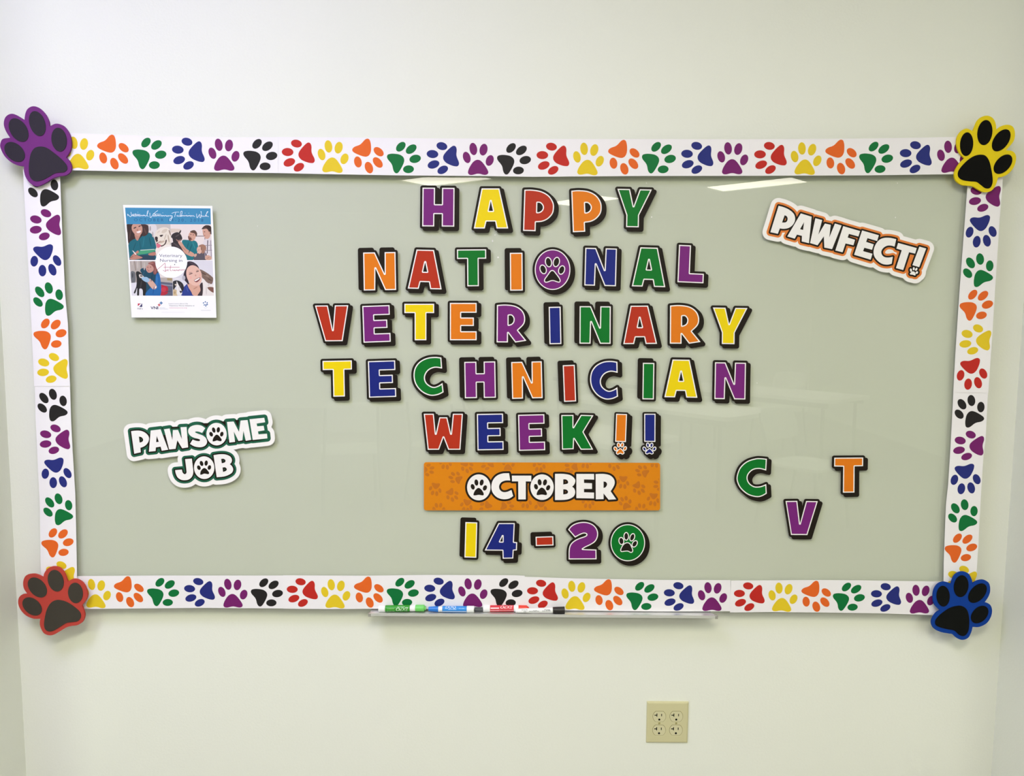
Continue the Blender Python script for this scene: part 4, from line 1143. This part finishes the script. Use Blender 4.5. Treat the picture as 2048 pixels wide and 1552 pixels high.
PX = {
    'a': [dab(268, 418, 14, 9, 0, (182, 124, 108)), dab(590, 430, 40, 20, 60, (218, 204, 186)), dab(560, 560, 36, 12, 70, (206, 184, 164)), dab(530, 560, 26, 8, 60, (190, 166, 148)),
          dab(600, 500, 40, 6, 20, (204, 188, 168)), dab(640, 520, 50, 8, -10, (196, 178, 158)), dab(520, 440, 24, 8, 50, (222, 206, 192)), dab(500, 548, 16, 10, 40, (74, 50, 54)),
          dab(230, 620, 60, 5, 20, (18, 86, 100)), dab(420, 560, 60, 6, -12, (16, 84, 98)), dab(340, 560, 70, 5, 8, (34, 122, 138)), dab(300, 600, 60, 4, -5, (16, 88, 102)), dab(180, 470, 60, 10, 10, (78, 54, 52)),
          dab(360, 430, 40, 9, -20, (96, 66, 62)), dab(420, 400, 30, 10, 0, (176, 166, 166)), dab(450, 470, 34, 8, 0, (182, 172, 170)), dab(200, 740, 24, 6, 60, (160, 104, 92)), dab(250, 720, 20, 4, 70, (160, 104, 92))],
    'b': [dab(905, 470, 4, 9, 10, (92, 60, 54)), dab(936, 476, 4, 9, 10, (92, 60, 54)), dab(893, 500, 12, 5, 0, (190, 138, 120)), dab(912, 530, 5, 12, 0, (146, 84, 78)), dab(1068, 440, 4, 10, 0, (80, 54, 52)),
          dab(1056, 466, 12, 5, 10, (190, 142, 124)), dab(1068, 484, 4, 12, 0, (168, 98, 90)), dab(1130, 450, 16, 8, 0, (196, 148, 130)), dab(1000, 655, 3, 7, 0, (96, 66, 60)), dab(988, 668, 4, 6, 0, (196, 146, 130)),
          dab(745, 485, 30, 8, 60, (84, 72, 76)), dab(790, 505, 8, 10, 0, (30, 24, 28)), dab(735, 600, 50, 10, -50, (78, 66, 72)), dab(900, 640, 60, 6, 20, (16, 92, 106)), dab(940, 600, 50, 6, -20, (40, 138, 148)),
          dab(870, 600, 40, 5, 10, (16, 92, 106)), dab(1030, 640, 20, 5, 0, (122, 84, 70)), dab(960, 720, 22, 14, 30, (212, 170, 150)), dab(1110, 752, 18, 4, 70, (180, 132, 114)), dab(820, 640, 50, 5, -45, (190, 138, 118)),
          dab(1080, 385, 24, 6, 70, (88, 62, 58)), dab(1140, 600, 60, 4, 0, (178, 166, 178)), dab(1075, 700, 50, 4, 0, (178, 166, 178))],
    'c': [dab(392, 862, 4, 9, 0, (110, 72, 66)), dab(424, 860, 4, 10, 0, (110, 72, 66)), dab(392, 888, 10, 5, 0, (180, 128, 114)), dab(400, 905, 4, 12, 0, (160, 84, 84)), dab(430, 812, 10, 34, 0, (168, 112, 106)),
          dab(480, 900, 40, 6, 0, (172, 116, 110)), dab(340, 940, 40, 5, 20, (38, 92, 116)), dab(440, 980, 60, 5, 10, (18, 58, 80)), dab(500, 1020, 60, 5, 0, (64, 136, 200)), dab(460, 1140, 50, 5, 10, (24, 84, 150)),
          dab(310, 1070, 50, 10, 10, (58, 56, 60)), dab(486, 1100, 14, 8, 30, (240, 238, 240)), dab(206, 800, 40, 6, 0, (206, 196, 190)), dab(270, 830, 50, 8, 0, (204, 194, 188)), dab(210, 960, 30, 8, 0, (70, 72, 78)),
          dab(350, 850, 50, 9, 0, (200, 190, 184)), dab(580, 1130, 30, 30, 0, (204, 56, 76)), dab(640, 1150, 40, 4, 85, (70, 74, 94)), dab(600, 870, 30, 50, 0, (240, 236, 234))],
    'd': [dab(962, 960, 12, 9, 0, (212, 156, 142)), dab(905, 985, 20, 12, 0, (240, 180, 168)), dab(1015, 955, 18, 9, 0, (240, 180, 168)), dab(900, 925, 3, 18, 0, (120, 88, 84)), dab(985, 900, 3, 16, 0, (120, 88, 84)),
          dab(930, 820, 10, 50, 20, (78, 62, 76)), dab(1090, 960, 10, 40, 30, (156, 132, 120)), dab(1060, 940, 8, 36, 30, (100, 78, 70)), dab(1130, 1010, 8, 30, 30, (98, 78, 70)), dab(860, 1120, 40, 6, -20, (70, 92, 176)),
          dab(900, 1150, 40, 5, -30, (30, 46, 120)), dab(960, 1110, 30, 6, 60, (192, 138, 120)), dab(1090, 1140, 50, 8, 0, (222, 212, 210)), dab(1120, 1070, 20, 10, 40, (224, 214, 212)), dab(725, 1072, 10, 14, 20, (214, 196, 180)),
          dab(712, 1165, 16, 12, 0, (190, 160, 120)), dab(780, 1080, 26, 8, 10, (66, 62, 70)), dab(765, 1120, 30, 6, -10, (220, 212, 214)), dab(820, 990, 30, 20, 0, (190, 188, 200)), dab(740, 1000, 10, 40, 0, (240, 238, 244))],
}
for key, lab in (('a', 'printed photo of a woman in teal scrubs with a bulldog'), ('b', 'printed photo of two men and a child with a black dog'),
                 ('c', 'printed photo of a woman holding a small black goat-like dog'), ('d', 'printed photo of a laughing woman beside two dogs')):
    p = Print(YP - .00005)
    fr = T_(PH[key][0][2])
    for col, sf, lp in PH[key] + PX[key]: p.poly(T_(lp), tuple(v * .93 for v in col), bool(sf), fr)
    p.build('photo_print', po, lab if key != 'c' else 'printed photo of a woman holding a small black animal')
ci = Print(YP - .0006)
ci.poly(T_(ell(672, 803, 187, 190, 0, 48)), (243, 243, 250), False)
ptext(ci, 'Veterinary', 527, 703, 803, 740, (78, 84, 104), 2); ptext(ci, 'Nursing in', 537, 762, 803, 797, (78, 84, 104), 1)
for s_ in ([(505, 890), (597, 812)], [(600, 815), (601, 865), (603, 912)], [(572, 898), (603, 912), (612, 893)], [(580, 862), (770, 862)], [(642, 888), (628, 890), (622, 902), (642, 904)],
           [(665, 840), (658, 898), (678, 904)], [(692, 888), (690, 902), (704, 900)], [(718, 891), (707, 902), (726, 904), (732, 892), (742, 903)],
           [(760, 890), (746, 902), (766, 902), (772, 888), (790, 902), (800, 888), (812, 900), (824, 888), (834, 895)]):
    ci.stroke(T_(s_), 0.8, (170, 60, 84))
ci.poly(T_(ell(712, 830, 6, 6, 0, 10)), (50, 50, 60), False)
ci.build('white_disc', po)
ft = Print(YP - .00005)
ft.poly(T_([(272, 1295), (325, 1295), (325, 1336), (272, 1336)]), (52, 48, 96), False)
ft.poly(T_([(272, 1295), (300, 1295), (285, 1318), (272, 1318)]), (196, 40, 66), False)
ft.poly(T_([(300, 1300), (322, 1296), (290, 1336), (272, 1336), (272, 1328)]), (240, 236, 240), False)
ptext(ft, "Hill's", 268, 1344, 330, 1366, (84, 60, 84))
ptext(ft, 'VNI', 425, 1330, 513, 1364, (32, 38, 84)); ptext(ft, 'VNI', 427, 1330, 516, 1364, (32, 38, 84))


def plus(pr, cx, cy, s, wd, col):
    a, b = s / 2, wd / 2
    pr.poly(T_([(cx - b, cy - a), (cx + b, cy - a), (cx + b, cy - b), (cx + a, cy - b), (cx + a, cy + b), (cx + b, cy + b), (cx + b, cy + a), (cx - b, cy + a), (cx - b, cy + b), (cx - a, cy + b), (cx - a, cy - b), (cx - b, cy - b)]), col, False)


plus(ft, 527, 1312, 32, 12, (196, 84, 92)); plus(ft, 551, 1289, 36, 13, (66, 112, 164))
ptext(ft, 'Veterinary', 528, 1341, 600, 1350, (150, 156, 176)); ptext(ft, 'Nurse Initiative', 528, 1355, 632, 1364, (150, 156, 176))
ptext(ft, 'Learn more about the', 642, 1289, 870, 1303, (128, 128, 140)); ptext(ft, 'Veterinary Nurse Initiative at', 645, 1313, 948, 1327, (84, 84, 98))
ptext(ft, 'veterinarynurse.org', 645, 1339, 858, 1352, (212, 130, 156))
for dx, dy in ((-22, -12), (0, -24), (22, -12), (-12, 12), (8, 10), (24, 8), (6, 24)): ft.poly(T_(ell(1078 + dx, 1300 + dy, 9, 7, 20, 10)), (52, 104, 160), False)
ft.stroke(T_([(1062, 1338), (1075, 1352), (1085, 1350), (1105, 1338)]), .4, (190, 196, 206))
ft.stroke(T_([(1025, 1377), (1142, 1377)]), .7, (196, 198, 206)); ft.stroke(T_([(555, 1400), (830, 1400)]), .3, (206, 206, 212))
ft.build('footer_print', po)

# ================================================================== MARKER TRAY AND MARKERS
ZT = 0.7253
tray = thing('marker_tray', 'slim pale metal tray under the bottom border holding dry erase markers', 'tray', (0, -0.03, ZT))
xbl, xbr = wall_pt(743, 1221, -.03)[0], wall_pt(1421, 1224, -.03)[0]
xfl, xfr = wall_pt(739, 1231, -.058)[0], wall_pt(1433, 1233, -.058)[0]
ZB = ZT - 0.004
slab('shelf', [(xbl, -0.0305), (xbr, -0.0305), (xfr, -.058), (xfl, -.058)], ZB, ZT, M_METAL, tray)
box('front_lip', xfl, xfr, -.0605, -.058, ZT - .0055, ZT + .0016, mat('satin_metal', (206, 208, 200), .3, .5, metal=.3), tray)
box('back_rail', xbl, xbr, -.0305, -.022, ZT - .004, ZT + .0045, mat('dark_rail', (112, 112, 114), .4, .5, metal=.4), tray)
for x0, x1 in ((xfl - .003, xfl + .004), (xfr - .004, xfr + .003)):
    box('end_cap', x0, x1, -.061, -.052, ZT - .007, ZT + .0005, mat('grey_cap', (150, 150, 140), .5, .3), tray)


def lathe(name, prof, ax, m, parent, seg=24, flat=None):
    """prof: (t along axis in metres, radius); ax: (origin, direction)"""
    o, d = Vector(ax[0]), Vector(ax[1]).normalized(); u = d.cross(Vector((0, 1, 0))).normalized(); v = d.cross(u)
    V, F = [], []
    for t_, r_ in prof:
        for k in range(seg):
            a = 2 * math.pi * k / seg
            V.append(tuple(o + d * t_ + u * r_ * math.cos(a) + v * r_ * math.sin(a)))
    n = len(prof)
    for i in range(n - 1):
        for k in range(seg):
            a, b = i * seg + k, i * seg + (k + 1) % seg; F.append((a, b, b + seg, a + seg))
    F.append(tuple(range(seg - 1, -1, -1))); F.append(tuple((n - 1) * seg + k for k in range(seg)))
    return fix_normals(link_mesh(name, V, F, m, parent, smooth=False))


def bar_flat(widths):
    """print too small to read: a line of short dashes"""
    V, F, x = [], [], 0.0
    for wd in widths:
        b = len(V); V += [(x, 0), (x + wd, 0), (x + wd, 1), (x, 1)]; F.append((b, b + 1, b + 2, b + 3)); x += wd + .35
    return np.array(V, float), F


def marker(label, xa, xb, yc, tiltz, parts, texts, r=0.0086):
    """parts: (name, x0, x1, ra, rb, material) in image pixel x"""
    x0 = wall_pt(xa, 1219, yc)[0]; x1 = wall_pt(xb, 1219, yc)[0]
    z0 = ZT + r + .0003
    t = thing('dry_erase_marker', label, 'marker', (x0, yc, z0))
    L = x1 - x0; d = Vector((L, 0, tiltz))
    for nm, pa, pb, ra, rb, m in parts:
        a = (wall_pt(pa, 1219, yc)[0] - x0); b = (wall_pt(pb, 1219, yc)[0] - x0)
        e = min(.0008, (b - a) * .2)
        lathe(nm, [(a, ra * .9), (a + e, ra), (b - e, rb), (b, rb * .9)], ((x0, yc, z0), d), m, t)
    dn = d.normalized()
    for s_, pa, pb, a0, a1, col, rr, up in texts:
        V, F = text_flat(s_, 0.25 if up else -0.0) if isinstance(s_, str) else bar_flat(s_)
        mn, mxx = V.min(0), V.max(0); u = (V[:, 0] - mn[0]) / (mxx[0] - mn[0]); v = (V[:, 1] - mn[1]) / (mxx[1] - mn[1])
        if up: u, v = 1 - u, 1 - v
        xa_ = wall_pt(pa, 1219, yc)[0]; xb_ = wall_pt(pb, 1219, yc)[0]
        VV = []
        for uu, vv in zip(u, v):
            X_ = xa_ + (xb_ - xa_) * uu; an = R(a0 + (a1 - a0) * vv); rr_ = rr + .00015
            VV.append((X_, yc - rr_ * math.cos(an), z0 + (X_ - x0) / L * tiltz + rr_ * math.sin(an)))
        link_mesh('printed_word', VV, F, mat('marker_ink', col, .5, .3), t)
    return t


P_W = mat('white_plastic', (236, 238, 236), .3, .5)
g1, g2 = mat('green_label', (52, 150, 40), .35, .4), mat('green_cap_plastic', (112, 206, 100), .3, .5)
marker('green dry erase marker with a light green cap, lying on the tray', 757.4, 852, -.046, .0022,
       [('end_plug', 757.4, 771, .0088, .0088, P_W), ('barrel', 771, 820, .0085, .0085, g1), ('collar', 820, 831, .0080, .0080, P_W), ('cap', 831, 849, .0088, .0088, g2), ('cap_tip', 849, 852, .0058, .0055, g2)],
       [('EXPO', 793, 817, -26, 34, (240, 244, 238), .0085, 1), ((2, 3, 1, 3), 795, 810, 44, 54, (180, 216, 168), .0085, 1), ((2, 3, 3), 774, 790, -34, -26, (214, 234, 208), .0085, 0), ((1, 4, 2), 775, 789, 12, 20, (150, 204, 130), .0085, 0)])
b1, b2 = mat('blue_label', (50, 140, 220), .35, .4), mat('blue_cap_plastic', (30, 118, 206), .3, .5)
marker('blue dry erase marker on the tray between green and red ones', 855, 948.2, -.046, 0,
       [('cap', 857, 876.7, .0058, .0078, b2), ('collar', 876.7, 885, .0074, .0074, P_W), ('barrel', 885, 933.6, .0082, .0082, b1), ('end_plug', 933.6, 948.2, .0088, .0088, P_W)],
       [('EXPO', 891, 912, 30, 85, (240, 246, 250), .0082, 0), ((2, 1, 3), 897, 913, 12, 20, (206, 228, 246), .0082, 0), ((2, 3), 918, 929, 30, 38, (160, 206, 244), .0082, 0), ((40,), 885.5, 933, -36, -18, (226, 238, 250), .0082, 0)])
k1 = mat('dark_grey_plastic', (74, 76, 80), .35, .4)
t = thing('pen_lid', 'small dark grey pen lid wedged between the blue and red markers', 'pen lid', (wall_pt(948, 1219, -.042)[0], -.042, ZT + .0062))
xx0, xx1 = wall_pt(949.2, 1219, -.042)[0], wall_pt(965.4, 1219, -.042)[0]
lathe('shell', [(0, .0055), (.0008, .0060), (xx1 - xx0 - .0008, .0060), (xx1 - xx0, .0055)], ((xx0, -.042, ZT + .0063), (1, 0, 0)), k1, t)
for q in range(6):
    an = R(60 * q); V, F = [], []
    yy, zz = -.042 - .0060 * math.cos(an), ZT + .0063 + .0060 * math.sin(an) * .95
    box_geo(V, F, xx0 + .001, xx1 - .001, yy - .0004, yy + .0004, zz - .0004, zz + .0004); link_mesh('grip_rib', V, F, k1, t)
r1, r2 = mat('red_label', (214, 60, 72), .35, .4), mat('red_cap_plastic', (222, 58, 44), .3, .5)
marker('red dry erase marker on the tray, partly behind the white one', 966.3, 1058, -.0405, .0018,
       [('end_plug', 966.3, 980.2, .0088, .0088, P_W), ('barrel', 980.2, 1027.6, .0085, .0085, r1), ('collar', 1027.6, 1037, .0086, .0086, P_W), ('cap', 1037, 1054, .0080, .0076, r2), ('cap_tip', 1054, 1058, .0060, .0030, r2)],
       [('EXPO', 1001, 1025, 18, 72, (250, 240, 240), .0085, 1), ((9,), 981.5, 998, 16, 34, (248, 226, 228), .0085, 0), ((40,), 980.8, 1027, -26, -10, (246, 196, 200), .0085, 0), ((2, 1, 3, 4, 2, 3), 998, 1025, -21, -15, (206, 70, 84), .0087, 0)])
marker('white barrelled black dry erase marker with a black cap on the tray', 1030.8, 1129.5, -.0500, .0030,
       [('end_plug', 1030.8, 1034, .0050, .0056, P_W), ('barrel', 1034, 1105.7, .0058, .0074, P_W), ('cap', 1105.7, 1129.5, .0084, .0092, mat('black_cap_plastic', (34, 32, 30), .4, .4))],
       [((3, 2, 3), 1043, 1055, 34, 41, (60, 60, 60), .0066, 0), ('O', 1047.5, 1052, -25, 15, (40, 40, 40), .0066, 0), ((3, 2, 4, 3), 1058, 1078, 2, 9, (60, 60, 60), .0070, 0), ((2, 3), 1066, 1074, 18, 24, (90, 90, 90), .0071, 0),
        ((4, 2, 3), 1084, 1101, 6, 14, (60, 60, 60), .0074, 0), ((3, 4), 1088, 1100, 30, 37, (80, 80, 80), .0074, 0), ((2, 3), 1092, 1100, 20, 24, (90, 90, 90), .0074, 0)], r=.0066)

# ================================================================== WALL OUTLET
YW = -0.0055
M_IV = mat('ivory_plastic', (0.60, 0.57, 0.33), .35, .45, .01, lin=True)
M_IV2 = mat('ivory_receptacle', (0.63, 0.60, 0.37), .35, .45, .01, lin=True)
M_SLOT = mat('slot_black', (8, 8, 8), .8, .1)
ZO = (1250, 1370, 11.94)


def opt(x, y, Y=YW): return wall_pt(ZO[0] + x / ZO[2], ZO[1] + y / ZO[2], Y)


xa, zb = opt(507, 1382); xb, zt = opt(1525, 412)
outlet = thing('wall_outlet', 'ivory double duplex power outlet with four sockets, low on the wall', 'outlet', ((xa + xb) / 2, YW, (zt + zb) / 2))
V = []; F = []
for (ins, yy) in ((0, 0.0), (0, -.003), (.0012, -.0045), (.0040, YW)):
    V += [(xa + ins, yy, zb + ins), (xb - ins, yy, zb + ins), (xb - ins, yy, zt - ins), (xa + ins, yy, zt - ins)]
for i in range(3):
    for k in range(4): F.append((4 * i + k, 4 * i + (k + 1) % 4, 4 * i + 4 + (k + 1) % 4, 4 * i + 4 + k))
F.append((12, 13, 14, 15)); F.append((3, 2, 1, 0))
fix_normals(link_mesh('cover_plate', V, F, M_IV, outlet))
for cx_, cy_ in ((820, 750), (1225, 750), (814, 1076), (1216, 1076)):
    X0, Z0 = opt(cx_, cy_); rr = abs(opt(cx_ + 152, cy_)[0] - X0); hh = abs(opt(cx_, cy_ + 118)[1] - Z0)
    pts = [(X0 + rr * math.cos(R(a)), Z0 + max(-hh, min(hh, rr * math.sin(R(a))))) for a in range(0, 360, 6)]
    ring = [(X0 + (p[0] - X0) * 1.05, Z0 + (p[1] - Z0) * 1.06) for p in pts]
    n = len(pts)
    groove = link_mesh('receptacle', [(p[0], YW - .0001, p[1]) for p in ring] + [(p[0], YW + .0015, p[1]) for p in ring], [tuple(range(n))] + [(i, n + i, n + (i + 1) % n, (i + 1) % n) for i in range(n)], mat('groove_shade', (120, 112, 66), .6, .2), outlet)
    V = [(p[0], YW - .0008, p[1]) for p in pts] + [(p[0], YW - .0001, p[1]) for p in pts]
    link_mesh('socket_face', V, [tuple(range(n))] + [(i, n + i, n + (i + 1) % n, (i + 1) % n) for i in range(n)], M_IV2, groove)
    V, F = [], []
    for (ax, bx_, ay, by_) in ((-70, -48, -72, 2), (-118, -68, -42, -22), (42, 62, -64, -6)):
        p = opt(cx_ + ax, cy_ + by_); q = opt(cx_ + bx_, cy_ + ay); box_geo(V, F, p[0], q[0], YW - .0010, YW - .0007, p[1], q[1])
    gx_, gz_ = opt(cx_ - 3, cy_ + 76); gr = rr * .17; b = len(V)
    gp = [(gx_ + gr * math.cos(R(a)), gz_ + gr * math.sin(R(a)) * (1.2 if 0 < a < 180 else .75)) for a in range(0, 360, 24)]
    V += [(p[0], YW - .0010, p[1]) for p in gp]; F.append(tuple(range(b, b + len(gp))))
    link_mesh('socket_holes', V, F, M_SLOT, groove)
for cx_, cy_ in ((818, 914), (1222, 914)):
    X0, Z0 = opt(cx_, cy_); rr = abs(opt(cx_ + 28, cy_)[0] - X0)
    pts = [(X0 + rr * math.cos(R(a)), Z0 + rr * math.sin(R(a))) for a in range(0, 360, 24)]; n = len(pts)
    sc = link_mesh('screw', [(p[0], YW - .0008, p[1]) for p in pts] + [(p[0], YW, p[1]) for p in pts], [tuple(range(n))] + [(i, n + i, n + (i + 1) % n, (i + 1) % n) for i in range(n)], mat('painted_screw', (176, 168, 112), .4, .5), outlet)
    V = [(X0 - rr * .75, YW - .0009, Z0 - rr * .55), (X0 - rr * .55, YW - .0009, Z0 - rr * .75), (X0 + rr * .75, YW - .0009, Z0 + rr * .55), (X0 + rr * .55, YW - .0009, Z0 + rr * .75)]
    link_mesh('screw_slot', V, [(0, 1, 2, 3)], mat('slot_grey', (84, 80, 50), .7, .2), sc)

for o in list(bpy.data.objects):
    if '_loc' in o: del o['_loc']
